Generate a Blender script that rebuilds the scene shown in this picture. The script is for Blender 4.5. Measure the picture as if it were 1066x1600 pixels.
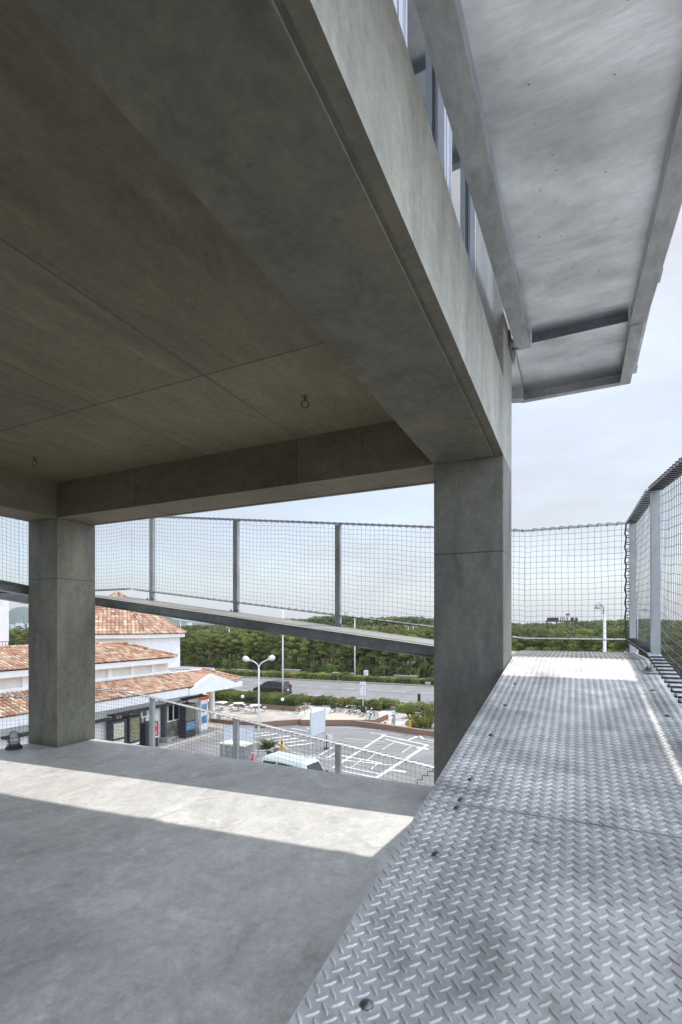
import bpy, math, random
import numpy as np
from mathutils import Vector, Matrix
random.seed(7)
R=math.radians
for o in list(bpy.data.objects): bpy.data.objects.remove(o,do_unlink=True)
SC=bpy.context.scene; COL=SC.collection
# ---------------------------------------------------------------- camera
FPX,YAW,V0,U0,EYE=776.78,0.4415,977.0,533.0,1.3
cam=bpy.data.objects.new('camera',bpy.data.cameras.new('camera')); COL.objects.link(cam)
cam.location=(0,0,EYE); cam.rotation_euler=(R(90),0,YAW)
cam.data.sensor_fit='HORIZONTAL'; cam.data.sensor_width=36
cam.data.lens=36*FPX/1066; cam.data.shift_y=(V0-800)/1066
cam.data.clip_start=.02; cam.data.clip_end=9000
SC.camera=cam
# ---------------------------------------------------------------- light
SUN=Vector((.06,.666,1)).normalized()
W=bpy.data.worlds.new('World'); SC.world=W; W.use_nodes=True
wn=W.node_tree; wn.nodes.clear()
def N(t,ty,**k):
    n=t.nodes.new(ty)
    for a,b in k.items():
        if a=='inp':
            for i,v in b.items():
                n.inputs[i].default_value=v
        else: setattr(n,a,b)
    return n
sky=N(wn,'ShaderNodeTexSky',sky_type='NISHITA',sun_disc=False)
sky.sun_elevation=math.asin(SUN.z); sky.sun_rotation=math.atan2(SUN.x,SUN.y)
sky.air_density=1.0; sky.dust_density=1.6; sky.ozone_density=1.2
bg=N(wn,'ShaderNodeBackground'); bg.inputs[1].default_value=.15
wo=N(wn,'ShaderNodeOutputWorld')
tc=N(wn,'ShaderNodeTexCoord')
mp=N(wn,'ShaderNodeMapping'); mp.inputs['Scale'].default_value=(1.2,1.2,4.2)
cn=N(wn,'ShaderNodeTexNoise'); cn.inputs['Scale'].default_value=1.9; cn.inputs['Detail'].default_value=7; cn.inputs['Roughness'].default_value=.55
cr=N(wn,'ShaderNodeMapRange'); cr.inputs[1].default_value=.36; cr.inputs[2].default_value=.66; cr.inputs[3].default_value=.42; cr.inputs[4].default_value=.93
mx=N(wn,'ShaderNodeMix',data_type='RGBA'); mx.inputs[7].default_value=(3.52,3.70,3.88,1)
wn.links.new(tc.outputs['Generated'],mp.inputs[0]); wn.links.new(mp.outputs[0],cn.inputs[0])
wn.links.new(cn.outputs[0],cr.inputs[0])
sx=N(wn,'ShaderNodeSeparateXYZ'); wn.links.new(tc.outputs['Generated'],sx.inputs[0])
hz=N(wn,'ShaderNodeMapRange'); wn.links.new(sx.outputs[2],hz.inputs[0])
for i_,v_ in enumerate((0,.22,.97,.0)): hz.inputs[i_+1].default_value=v_
mxm=N(wn,'ShaderNodeMath',operation='MAXIMUM'); wn.links.new(cr.outputs[0],mxm.inputs[0]); wn.links.new(hz.outputs[0],mxm.inputs[1]); wn.links.new(mxm.outputs[0],mx.inputs[0])
wn.links.new(sky.outputs[0],mx.inputs[6])
# unseen sky right of and behind the viewer brightened, added as fill light
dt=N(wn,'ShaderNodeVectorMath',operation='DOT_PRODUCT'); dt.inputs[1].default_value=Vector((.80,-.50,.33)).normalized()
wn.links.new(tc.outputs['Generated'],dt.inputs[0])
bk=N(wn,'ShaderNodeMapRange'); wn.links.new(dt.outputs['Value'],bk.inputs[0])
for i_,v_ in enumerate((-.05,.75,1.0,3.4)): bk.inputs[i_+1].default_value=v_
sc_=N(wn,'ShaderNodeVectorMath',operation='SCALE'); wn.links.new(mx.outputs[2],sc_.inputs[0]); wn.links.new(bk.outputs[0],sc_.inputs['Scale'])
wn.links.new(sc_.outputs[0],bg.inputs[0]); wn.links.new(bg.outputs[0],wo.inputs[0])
sl=bpy.data.lights.new('sun','SUN'); sl.energy=2.6; sl.angle=R(.55); sl.color=(1,.955,.88)
so=bpy.data.objects.new('sun',sl); COL.objects.link(so); so.rotation_euler=SUN.to_track_quat('Z','Y').to_euler()
SC.view_settings.view_transform='Standard'; SC.view_settings.look='None'; SC.view_settings.gamma=1
SC.view_settings.exposure=.40
SC.render.engine='CYCLES'
SC.cycles.max_bounces=10; SC.cycles.diffuse_bounces=5; SC.cycles.transparent_max_bounces=12
# ---------------------------------------------------------------- helpers
CY,SY=math.cos(YAW),math.sin(YAW); G=-7.1
def gp(u,v,z=G):
    "ground point seen at a place of the survey grid"
    a=(u-U0)/FPX; rx,ry,rz=CY*a-SY,SY*a+CY,(V0-v)/FPX
    t=(z-EYE)/rz; return (rx*t,ry*t)
def xat(u,y):
    a=(u-U0)/FPX; return y*(CY*a-SY)/(SY*a+CY)
class MB:
    def __init__(s): s.v=[]; s.f=[]; s.c=[]
    def add(s,vs,fs,c=None):
        b=len(s.v); s.v+= [tuple(p) for p in vs]
        for f in fs: s.f.append([b+i for i in f]); s.c.append(c)
        return s
    def box(s,a,b,c=None):
        x0,y0,z0=[min(p,q) for p,q in zip(a,b)]; x1,y1,z1=[max(p,q) for p,q in zip(a,b)]
        return s.add([(x0,y0,z0),(x1,y0,z0),(x1,y1,z0),(x0,y1,z0),(x0,y0,z1),(x1,y0,z1),(x1,y1,z1),(x0,y1,z1)],
          [(0,3,2,1),(4,5,6,7),(0,1,5,4),(1,2,6,5),(2,3,7,6),(3,0,4,7)],c)
    def prism(s,poly,z0,z1,c=None):
        n=len(poly); vs=[(x,y,z0) for x,y in poly]+[(x,y,z1) for x,y in poly]
        return s.add(vs,[tuple(range(n))[::-1],tuple(range(n,2*n))]+[(i,(i+1)%n,n+(i+1)%n,n+i) for i in range(n)],c)
    def hexa(s,p,c=None): # 8 points bottom4, top4
        return s.add(p,[(0,3,2,1),(4,5,6,7),(0,1,5,4),(1,2,6,5),(2,3,7,6),(3,0,4,7)],c)
    def tube(s,pts,r,n=6,c=None,cap=True,flat=None):
        pts=[Vector(p) for p in pts]; rs=r if isinstance(r,(list,tuple)) else [r]*len(pts)
        rings=[]; up=None
        for i,p in enumerate(pts):
            d=(pts[min(i+1,len(pts)-1)]-pts[max(i-1,0)])
            if d.length<1e-9: d=Vector((0,0,1))
            d.normalize()
            if up is None: up=Vector((0,0,1)) if abs(d.z)<.9 else Vector((0,1,0))
            x=d.cross(up)
            if x.length<1e-4: x=d.cross(Vector((1,0,0)))
            x.normalize(); y=x.cross(d).normalized(); up=y
            rings.append([p+(x*math.cos(2*math.pi*k/n+.4)+y*math.sin(2*math.pi*k/n+.4))*rs[i] for k in range(n)])
        vs=[q for g in rings for q in g]; fs=[]
        for i in range(len(pts)-1):
            for k in range(n):
                k2=(k+1)%n; fs.append((i*n+k,i*n+k2,(i+1)*n+k2,(i+1)*n+k))
        if cap: fs.append(tuple(range(n))[::-1]); fs.append(tuple(range((len(pts)-1)*n,len(pts)*n)))
        return s.add(vs,fs,c)
    def lathe(s,prof,c0=(0,0,0),n=16,c=None,M=None):
        vs=[];fs=[]
        for r,z in prof:
            for k in range(n):
                a=2*math.pi*k/n; q=Vector((r*math.cos(a),r*math.sin(a),z))
                if M is not None: q=M@q
                vs.append((q.x+c0[0],q.y+c0[1],q.z+c0[2]))
        for i in range(len(prof)-1):
            for k in range(n):
                k2=(k+1)%n; fs.append((i*n+k,i*n+k2,(i+1)*n+k2,(i+1)*n+k))
        fs.append(tuple(range(n))[::-1]); fs.append(tuple(range((len(prof)-1)*n,len(prof)*n)))
        return s.add(vs,fs,c)
    def build(s,name,mat,parent=None,smooth=False,bevel=0):
        me=bpy.data.meshes.new(name); me.from_pydata(s.v,[],s.f)
        if any(c is not None for c in s.c):
            at=me.color_attributes.new('tint','FLOAT_COLOR','CORNER')
            buf=np.ones((len(me.loops),4),dtype=np.float32); i=0
            for f,c in zip(s.f,s.c):
                if c is not None: buf[i:i+len(f),:3]=c
                i+=len(f)
            at.data.foreach_set('color',buf.ravel())
        if smooth: me.polygons.foreach_set('use_smooth',[True]*len(me.polygons))
        me.materials.append(mat); me.update()
        return link(name,me,parent,bevel)
def link(name,me,parent=None,bevel=0):
    o=bpy.data.objects.new(name,me); COL.objects.link(o)
    if parent is not None:
        o.parent=parent
        if not parent.get('local'):
            p=parent; off=Vector((0,0,0))
            while p is not None: off+=p.location; p=p.parent
            o.location=-off
    if bevel:
        m=o.modifiers.new('b','BEVEL'); m.width=bevel; m.segments=2; m.limit_method='ANGLE'
    return o
def thing(name,label,cat,loc=(0,0,0),group=None,local=False,rz=0):
    o=bpy.data.objects.new(name,None); COL.objects.link(o); o.location=loc; o.rotation_euler=(0,0,rz)
    o.empty_display_size=.1
    o['label']=label; o['category']=cat
    if group: o['group']=group
    if local: o['local']=1
    return o
def tag(o,label,cat,group=None,kind=None):
    if label: o['label']=label
    if cat: o['category']=cat
    if group: o['group']=group
    if kind: o['kind']=kind
    return o
def struct(o): o['kind']='structure'; return o
def copy_tree(o,parent=None,loc=None,rz=None,label=None,sc=None):
    c=o.copy(); COL.objects.link(c)
    if parent is not None: c.parent=parent
    if loc is not None: c.location=loc
    if rz is not None: c.rotation_euler=(0,0,rz)
    if sc is not None: c.scale=(sc,sc,sc)
    if label: c['label']=label
    for ch in list(o.children): copy_tree(ch,c)
    return c
# ---------------------------------------------------------------- materials
def newmat(name):
    m=bpy.data.materials.new(name); m.use_nodes=True; t=m.node_tree
    return m,t,t.nodes['Principled BSDF']
def mth(t,op,a,b=None,c=None):
    n=t.nodes.new('ShaderNodeMath'); n.operation=op
    for i,x in enumerate((a,b,c)):
        if x is None: continue
        if isinstance(x,(int,float)): n.inputs[i].default_value=x
        else: t.links.new(x,n.inputs[i])
    return n.outputs[0]
def noise(t,vec,scale,detail=4,rough=.55,dist=0):
    n=t.nodes.new('ShaderNodeTexNoise'); n.inputs['Scale'].default_value=scale; n.inputs['Detail'].default_value=detail
    n.inputs['Roughness'].default_value=rough; n.inputs['Distortion'].default_value=dist
    if vec is not None: t.links.new(vec,n.inputs['Vector'])
    return n.outputs['Fac']
def mapr(t,x,a,b,c,d):
    n=t.nodes.new('ShaderNodeMapRange'); t.links.new(x,n.inputs[0])
    for i,v in enumerate((a,b,c,d)): n.inputs[i+1].default_value=v
    return n.outputs[0]
def mixc(t,f,a,b,blend='MIX'):
    n=t.nodes.new('ShaderNodeMix'); n.data_type='RGBA'; n.blend_type=blend
    for i,x in ((0,f),(6,a),(7,b)):
        if isinstance(x,(int,float)): n.inputs[i].default_value=x
        elif isinstance(x,tuple): n.inputs[i].default_value=(*x,1) if len(x)==3 else x
        else: t.links.new(x,n.inputs[i])
    return n.outputs[2]
def mapping(t,vec,scale=(1,1,1),rot=(0,0,0),loc=(0,0,0)):
    n=t.nodes.new('ShaderNodeMapping'); n.inputs['Scale'].default_value=scale; n.inputs['Rotation'].default_value=rot; n.inputs['Location'].default_value=loc
    t.links.new(vec,n.inputs[0]); return n.outputs[0]
def bump(t,h,strength,dist,b,prev=None):
    n=t.nodes.new('ShaderNodeBump'); n.inputs['Strength'].default_value=strength; n.inputs['Distance'].default_value=dist
    t.links.new(h,n.inputs['Height'])
    if prev is not None: t.links.new(prev,n.inputs['Normal'])
    if b is not None: t.links.new(n.outputs[0],b.inputs['Normal'])
    return n.outputs[0]
def pos(t): return t.nodes.new('ShaderNodeNewGeometry').outputs['Position']
def objc(t): return t.nodes.new('ShaderNodeTexCoord').outputs['Object']
def sep(t,v):
    n=t.nodes.new('ShaderNodeSeparateXYZ'); t.links.new(v,n.inputs[0]); return n.outputs
def plain(name,col,rough=.6,metal=0,nz=.12,ns=6,spec=None,bmp=0):
    m,t,b=newmat(name); p=objc(t)
    f=noise(t,p,ns,5)
    dark=tuple(x*(1-nz) for x in col); lite=tuple(min(1,x*(1+nz)) for x in col)
    t.links.new(mixc(t,mapr(t,f,.3,.7,0,1),dark,lite),b.inputs['Base Color'])
    b.inputs['Roughness'].default_value=rough; b.inputs['Metallic'].default_value=metal
    if spec is not None: b.inputs['Specular IOR Level'].default_value=spec
    if bmp: bump(t,noise(t,p,ns*8,3),bmp,.01,b)
    return m
def concrete(name,base,joints=(),panel=None,stretch=(1,1,1),contrast=.2,tint=None,rough=.62,holes=False,wisps=.18,cracks=False):
    m,t,b=newmat(name); p=pos(t); s=sep(t,p)
    big=noise(t,mapping(t,p,stretch),1.3,6,.6,.4)
    mid=noise(t,mapping(t,p,stretch,loc=(3,7,1)),6,6,.65,.2)
    fine=noise(t,p,60,4,.6)
    v=mth(t,'ADD',mth(t,'MULTIPLY',big,.55),mth(t,'MULTIPLY',mid,.45))
    k=mapr(t,v,.34,.66,1-contrast,1+contrast)
    k=mth(t,'MULTIPLY',k,mapr(t,fine,.3,.7,.95,1.05))
    # trowel and formwork wisps
    w=noise(t,mapping(t,p,tuple(x*1.0 for x in stretch),rot=(.2,.1,.5)),3.2,8,.72,1.2)
    k=mth(t,'ADD',k,mapr(t,w,.54,.72,0,wisps))
    w2=noise(t,mapping(t,p,tuple(x*1.3 for x in stretch),rot=(.5,-.3,1.1),loc=(9,2,4)),1.7,9,.75,2.0)
    k=mth(t,'MULTIPLY',k,mapr(t,w2,.52,.70,1,1-contrast*1.1))
    sp=noise(t,p,22,8,.8); k=mth(t,'MULTIPLY',k,mapr(t,sp,.36,.64,1-contrast*.5,1+contrast*.5))
    if panel:
        (ax,x0,dx),(ay,y0,dy)=panel
        ix=mth(t,'FLOOR',mth(t,'DIVIDE',mth(t,'SUBTRACT',s[ax],x0),dx)); iy=mth(t,'FLOOR',mth(t,'DIVIDE',mth(t,'SUBTRACT',s[ay],y0),dy))
        cv=t.nodes.new('ShaderNodeCombineXYZ'); t.links.new(ix,cv.inputs[0]); t.links.new(iy,cv.inputs[1])
        wn_=t.nodes.new('ShaderNodeTexWhiteNoise'); t.links.new(cv.outputs[0],wn_.inputs[0])
        k=mth(t,'MULTIPLY',k,mapr(t,wn_.outputs[0],0,1,.82,1.12))
    jm=None
    for (ax,val,hw) in joints:
        d=mth(t,'ABSOLUTE',mth(t,'SUBTRACT',mth(t,'ADD',s[ax],mapr(t,mid,0,1,-.002,.002)),val))
        j=mapr(t,d,hw*.4,hw,1,0); jm=j if jm is None else mth(t,'MAXIMUM',jm,j)
    col=mixc(t,mapr(t,big,.3,.7,0,1),base,tint or base)
    mul=t.nodes.new('ShaderNodeVectorMath'); mul.operation='SCALE'; t.links.new(col,mul.inputs[0]); t.links.new(k,mul.inputs['Scale'])
    out=mul.outputs[0]
    if jm is not None: out=mixc(t,mth(t,'MULTIPLY',jm,.75),out,tuple(x*.25 for x in base))
    # pin holes and small stains
    vo=t.nodes.new('ShaderNodeTexVoronoi'); vo.inputs['Scale'].default_value=5.5; t.links.new(p,vo.inputs['Vector'])
    spot=mapr(t,vo.outputs['Distance'],.02,.05,.5,0)
    out=mixc(t,spot,out,tuple(x*.45 for x in base))
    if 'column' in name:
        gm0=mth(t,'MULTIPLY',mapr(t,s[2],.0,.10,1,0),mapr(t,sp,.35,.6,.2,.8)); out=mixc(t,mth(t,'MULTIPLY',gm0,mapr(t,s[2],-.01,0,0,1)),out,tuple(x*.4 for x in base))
    gr=noise(t,p,260,2,.5); out=mixc(t,mapr(t,gr,.30,.36,.45,0),out,tuple(x*.5 for x in base))
    if cracks:
        v2=t.nodes.new('ShaderNodeTexVoronoi'); v2.feature='DISTANCE_TO_EDGE'; v2.inputs['Scale'].default_value=.42
        ad=t.nodes.new('ShaderNodeVectorMath'); ad.operation='ADD'; nn_=t.nodes.new('ShaderNodeTexNoise'); nn_.inputs['Scale'].default_value=3; nn_.inputs['Detail'].default_value=6; t.links.new(p,nn_.inputs['Vector'])
        sc2=t.nodes.new('ShaderNodeVectorMath'); sc2.operation='SCALE'; sc2.inputs['Scale'].default_value=.6; t.links.new(nn_.outputs['Color'],sc2.inputs[0]); t.links.new(p,ad.inputs[0]); t.links.new(sc2.outputs[0],ad.inputs[1]); t.links.new(ad.outputs[0],v2.inputs['Vector'])
        ck=mth(t,'MULTIPLY',mapr(t,v2.outputs['Distance'],0,.0035,.5,0),mapr(t,big,.48,.56,0,1)); out=mixc(t,ck,out,tuple(x*.35 for x in base))
        tr=noise(t,mapping(t,p,(1,9,1),rot=(0,0,.5)),2.0,7,.7,.8); out=mixc(t,mapr(t,tr,.60,.74,0,.4),out,tuple(min(1,x*1.18) for x in base))
    t.links.new(out,b.inputs['Base Color']); b.inputs['Roughness'].default_value=rough
    b.inputs['Specular IOR Level'].default_value=.35
    h=mth(t,'ADD',mth(t,'MULTIPLY',fine,.3),mid)
    if jm is not None: h=mth(t,'SUBTRACT',h,mth(t,'MULTIPLY',jm,1.2))
    bump(t,h,.25,.004,b)
    return m
def galv(name,base,metal=.75,rough=.42,var=.16,streak=None,blot=.25,wave=0,spots=0,dirt=False,bk=.22):
    m,t,b=newmat(name); p=pos(t)
    f=noise(t,mapping(t,p,streak or (1,1,1)),9,7,.65,.3); g=noise(t,p,2.2,5,.6,.6); fine=noise(t,p,140,3,.6)
    k=mapr(t,f,.3,.7,1-var,1+var); k=mth(t,'MULTIPLY',k,mapr(t,g,.35,.68,1+.06,1-blot)); k=mth(t,'MULTIPLY',k,mapr(t,fine,.3,.7,.94,1.06))
    mul=t.nodes.new('ShaderNodeVectorMath'); mul.operation='SCALE'; mul.inputs[0].default_value=base; t.links.new(k,mul.inputs['Scale'])
    out=mul.outputs[0]
    if spots:
        vo=t.nodes.new('ShaderNodeTexVoronoi'); vo.inputs['Scale'].default_value=12; t.links.new(mapping(t,p,(1,1.6,1)),vo.inputs['Vector'])
        sm=mth(t,'MULTIPLY',mapr(t,vo.outputs['Distance'],.03,.06,spots,0),mapr(t,noise(t,p,3,3),.53,.60,0,1))
        out=mixc(t,sm,out,(.08,.08,.08))
    if dirt:
        dn=noise(t,p,4.5,8,.7,.5); out=mixc(t,mapr(t,dn,.55,.72,0,.5),out,(.27,.25,.215)); d2=noise(t,p,90,4,.8); out=mixc(t,mapr(t,d2,.60,.68,0,.4),out,(.20,.19,.17)); d3=noise(t,mapping(t,p,(1,7,1),rot=(0,0,.7)),14,6,.8); out=mixc(t,mapr(t,d3,.62,.72,0,.5),out,(.80,.80,.80))
    t.links.new(out,b.inputs['Base Color']); b.inputs['Metallic'].default_value=metal
    t.links.new(mapr(t,f,.3,.7,rough-.07,rough+.1),b.inputs['Roughness'])
    h=mth(t,'ADD',f,mth(t,'MULTIPLY',fine,.35)); n=bump(t,h,bk,.004,b)
    if wave:
        w=noise(t,mapping(t,p,(1,2.2,1)),1.7,3,.5,.3); bump(t,w,wave,.03,b,n)
    return m
def leafmat(name,a,c,trans=.25):
    m,t,b=newmat(name)
    at=t.nodes.new('ShaderNodeAttribute'); at.attribute_name='tint'
    oi=t.nodes.new('ShaderNodeObjectInfo')
    col=mixc(t,at.outputs['Fac'],a,c)
    hsv=t.nodes.new('ShaderNodeHueSaturation'); t.links.new(col,hsv.inputs['Color'])
    t.links.new(mapr(t,oi.outputs['Random'],0,1,.8,1.2),hsv.inputs['Value']); t.links.new(mapr(t,oi.outputs['Random'],0,1,.487,.513),hsv.inputs['Hue'])
    t.links.new(hsv.outputs[0],b.inputs['Base Color']); b.inputs['Roughness'].default_value=.7; b.inputs['Specular IOR Level'].default_value=.2
    tr=t.nodes.new('ShaderNodeBsdfTranslucent'); t.links.new(hsv.outputs[0],tr.inputs[0])
    ms=t.nodes.new('ShaderNodeMixShader'); ms.inputs[0].default_value=trans
    t.links.new(b.outputs[0],ms.inputs[1]); t.links.new(tr.outputs[0],ms.inputs[2])
    t.links.new(ms.outputs[0],t.nodes['Material Output'].inputs[0])
    return m
def tintmat(name,rough=.7,nz=.2,mult=1.0):
    m,t,b=newmat(name); at=t.nodes.new('ShaderNodeAttribute'); at.attribute_name='tint'
    f=noise(t,pos(t),14,4)
    mul=t.nodes.new('ShaderNodeVectorMath'); mul.operation='SCALE'; t.links.new(at.outputs['Color'],mul.inputs[0]); t.links.new(mapr(t,f,.3,.7,1-nz,1+nz),mul.inputs['Scale'])
    t.links.new(mul.outputs[0],b.inputs['Base Color']); b.inputs['Roughness'].default_value=rough
    return m
# ================================================================ concrete tower
XR,XR2,XL,XL2,Y0,Y1=-.439,-.914,-4.975,-5.456,3.478,3.943
ZB,ZC,ZT=2.442,2.81,2.96; YS,YSI=-1.07,-.605
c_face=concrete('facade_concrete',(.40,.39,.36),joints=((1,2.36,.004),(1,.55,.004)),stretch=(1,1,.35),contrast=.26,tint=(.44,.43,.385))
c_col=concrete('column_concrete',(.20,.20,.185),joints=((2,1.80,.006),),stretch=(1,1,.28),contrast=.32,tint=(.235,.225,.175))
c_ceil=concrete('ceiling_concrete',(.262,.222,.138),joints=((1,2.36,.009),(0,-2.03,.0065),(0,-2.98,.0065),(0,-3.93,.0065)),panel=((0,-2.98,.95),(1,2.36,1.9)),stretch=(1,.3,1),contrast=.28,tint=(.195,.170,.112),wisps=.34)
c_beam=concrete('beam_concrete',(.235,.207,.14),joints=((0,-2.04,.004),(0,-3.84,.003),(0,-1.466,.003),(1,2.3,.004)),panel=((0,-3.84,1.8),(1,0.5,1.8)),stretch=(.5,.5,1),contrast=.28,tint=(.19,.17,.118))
c_fb=None
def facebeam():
    "light weathered outer face, colour multiplied darker on faces pointing down"
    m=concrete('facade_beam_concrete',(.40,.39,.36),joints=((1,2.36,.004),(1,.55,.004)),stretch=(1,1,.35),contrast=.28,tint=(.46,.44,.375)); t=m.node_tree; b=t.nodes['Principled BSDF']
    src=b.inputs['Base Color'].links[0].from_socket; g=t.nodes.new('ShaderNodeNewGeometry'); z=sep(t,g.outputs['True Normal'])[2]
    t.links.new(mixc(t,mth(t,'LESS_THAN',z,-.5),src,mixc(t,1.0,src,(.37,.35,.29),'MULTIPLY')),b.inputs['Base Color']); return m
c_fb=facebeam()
c_floor=concrete('floor_concrete',(.74,.725,.70),stretch=(1,.7,1),contrast=.26,tint=(.66,.65,.63),rough=.5,wisps=.3,cracks=True)
tower=thing('concrete_tower','open concrete frame tower whose bare storey fills the left of the view','tower',(-2.95,1.44,G))
MB().box((XL2,YS,-.18),(XR,Y1,0)).build('floor_slab',c_floor,tower,bevel=.006)
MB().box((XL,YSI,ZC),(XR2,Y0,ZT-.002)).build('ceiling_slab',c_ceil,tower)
for (x0,x1,y0,y1) in ((XR2,XR,Y0,Y1),(XL2,XL,Y0,Y1),(XR2,XR,YS,YSI),(XL2,XL,YS,YSI)):
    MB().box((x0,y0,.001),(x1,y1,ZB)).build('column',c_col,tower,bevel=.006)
    MB().box((x0,y0,G),(x1,y1,-.5)).build('column',c_col,tower)
# beams with a drip groove near the outer edge
def beam(name,a,b,axis,out):
    (x0,y0),(x1,y1)=a,b; m=MB(); g0,g1=.045,.065
    def bx(lo,hi,z0):
        if axis=='y':
            e=x1 if out>0 else x0
            xs=sorted((e-out*lo,e-out*hi)); m.box((xs[0],y0,z0),(xs[1],y1,ZT))
        else:
            e=y1 if out>0 else y0
            ys=sorted((e-out*lo,e-out*hi)); m.box((x0,ys[0],z0),(x1,ys[1],ZT))
    wd=(x1-x0) if axis=='y' else (y1-y0)
    bx(0,g0,ZB); bx(g0,g1,ZB+.010); bx(g1,wd,ZB)
    return m
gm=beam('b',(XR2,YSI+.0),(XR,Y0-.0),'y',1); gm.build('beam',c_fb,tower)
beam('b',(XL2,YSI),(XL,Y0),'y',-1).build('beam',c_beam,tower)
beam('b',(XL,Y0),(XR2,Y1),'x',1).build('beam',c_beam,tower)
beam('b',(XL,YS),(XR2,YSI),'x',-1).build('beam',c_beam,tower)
for (x0,x1,y0,y1) in ((XR2,XR,Y0,Y1),(XL2,XL,Y0,Y1),(XR2,XR,YS,YSI),(XL2,XL,YS,YSI)):
    MB().box((x0,y0,ZB+.0005),(x1,y1,ZT)).build('beam_corner',c_face,tower)
m=MB()
for (a,b) in (((XR2,YSI),(XR,Y0)),((XL2,YSI),(XL,Y0)),((XL,Y0),(XR2,Y1)),((XL,YS),(XR2,YSI)),):
    m.box((a[0],a[1],-.5),(b[0],b[1],-.181))
for (x0,x1,y0,y1) in ((XR2,XR,Y0,Y1),(XL2,XL,Y0,Y1),(XR2,XR,YS,YSI),(XL2,XL,YS,YSI)): m.box((x0,y0,-.4995),(x1,y1,-.181))
m.build('lower_beam',c_face,tower)
MB().box((XL,YS+.1,.001),(XR2,YS+.3,ZB-.0005)).build('unseen_shade_wall',c_col,tower); MB().box((-5.35,YSI+.001,.001),(-5.12,1.7,ZB-.0005)).build('unseen_shade_wall',c_col,tower)  # walls added out of view to darken the ceiling near the viewer
# storey above: corner columns, recessed piers, windows
c_up=concrete('upper_concrete',(.31,.31,.31),stretch=(1,1,.3),contrast=.2,tint=(.33,.32,.29))
ZU=ZT; ZU2=5.35
for (x0,x1,y0,y1) in ((XR2,XR,Y0,Y1),(XL2,XL,Y0,Y1),(XR2,XR,YS,YSI),(XL2,XL,YS,YSI)):
    MB().box((x0,y0,ZU+.0005),(x1,y1,ZU2)).build('column',c_face,tower)
MB().box((XL2,YS,ZU2),(XR,Y1,ZU2+.5)).build('roof_slab',c_up,tower)
MB().box((-.72,2.80,ZU),(-.50,Y0,ZU2)).build('pier',c_up,tower)
MB().box((-5.40,YSI,ZU),(-5.2,Y0,ZU2)).build('upper_wall',c_up,tower)
MB().box((XL,Y1-.25,ZU),(XR2,Y1-.05,ZU2)).build('upper_wall',c_up,tower)
MB().box((XL,YS+.05,ZU),(XR2,YS+.25,ZU2)).build('upper_wall',c_up,tower)
MB().box((XL,YSI,ZT),(XR2,Y0,ZT+.05)).build('upper_floor',c_up,tower)
alu=plain('aluminium',(.62,.63,.70),.35,.35,.05,20)
alud=plain('dark_seal',(.05,.05,.055),.5)
m,t,b=newmat('window_glass'); b.inputs['Base Color'].default_value=(.035,.05,.05,1); b.inputs['Roughness'].default_value=.04; b.inputs['IOR'].default_value=1.9
f=noise(t,pos(t),2.5,4); bump(t,f,.04,.02,b); glass=m
def win(ya,yb):
    w=MB()
    x=-.50
    for y in (ya,yb-.05): w.box((x-.05,y,ZU+.02),(x,y+.05,ZU2-.05))
    w.box((x-.05,ya,ZU),(x-.001,yb,ZU+.06)); w.box((x-.05,ya,ZU2-.11),(x-.001,yb,ZU2-.051))
    w.box((x-.02,ya+.05,ZU+.06),(x+.008,ya+.062,ZU2-.12)); w.box((x-.02,yb-.062,ZU+.06),(x+.008,yb-.05,ZU2-.12))
    f=w.build('window',alu,tower)
    s_=MB(); s_.box((x-.045,ya+.063,ZU+.061),(x-.03,ya+.075,ZU2-.12)); s_.box((x-.045,yb-.075,ZU+.061),(x-.03,yb-.063,ZU2-.12)); s_.build('seal',alud,f)
    MB().box((x-.04,ya+.055,ZU+.05),(x-.032,yb-.055,ZU2-.11)).build('pane',glass,f)
for ya,yb in ((2.12,2.80),(1.48,2.105),(.80,1.465),(.12,.785),(-.56,.105)): win(ya,yb)
# ================================================================ ramps
g_plate=galv('tread_plate_metal',(.72,.72,.72),.3,.50,.24,blot=.42,dirt=True)
g_land=galv('landing_plate_metal',(.34,.335,.325),.1,.62,.16,blot=.28)
def underside():
    m,t,b=newmat('plate_underside_metal'); p=pos(t)
    a=noise(t,mapping(t,p,(1,1.3,1)),1.6,5,.55,.3); c=noise(t,p,24,5,.6)
    k=mth(t,'MULTIPLY',mapr(t,a,.34,.66,1.22,.68),mapr(t,c,.3,.7,.95,1.05))
    mul=t.nodes.new('ShaderNodeVectorMath'); mul.operation='SCALE'; mul.inputs[0].default_value=(.76,.775,.79); t.links.new(k,mul.inputs['Scale'])
    out=mul.outputs[0]
    for sc_v,rad,thr in ((7,.05,.62),(15,.085,.72)):
        vo=t.nodes.new('ShaderNodeTexVoronoi'); vo.inputs['Scale'].default_value=sc_v; t.links.new(mapping(t,p,(1,1.25,1)),vo.inputs['Vector'])
        sv=sep(t,vo.outputs['Color']); keep=mth(t,'GREATER_THAN',sv[0],thr); rr_=mapr(t,vo.outputs['Distance'],rad*.5,rad,1,0)
        out=mixc(t,mth(t,'MULTIPLY',mth(t,'MULTIPLY',keep,rr_),.85),out,(.05,.05,.05))
    t.links.new(out,b.inputs['Base Color']); b.inputs['Metallic'].default_value=.95
    t.links.new(mapr(t,a,.3,.7,.36,.50),b.inputs['Roughness'])
    rip=noise(t,mapping(t,p,(1.6,9,1),rot=(0,0,.12)),2.6,4,.55,.4); dent=noise(t,p,2.3,2,.5,.2)
    n=bump(t,rip,.28,.010,b); bump(t,dent,.35,.03,b,n)
    return m
g_under=underside()
g_chan=galv('channel_steel',(.52,.52,.51),.5,.55,.20,(3,1,3),blot=.3)
g_dark=galv('weathered_steel',(.56,.60,.64),.4,.5,.22,(2,1,2),blot=.3)
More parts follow.
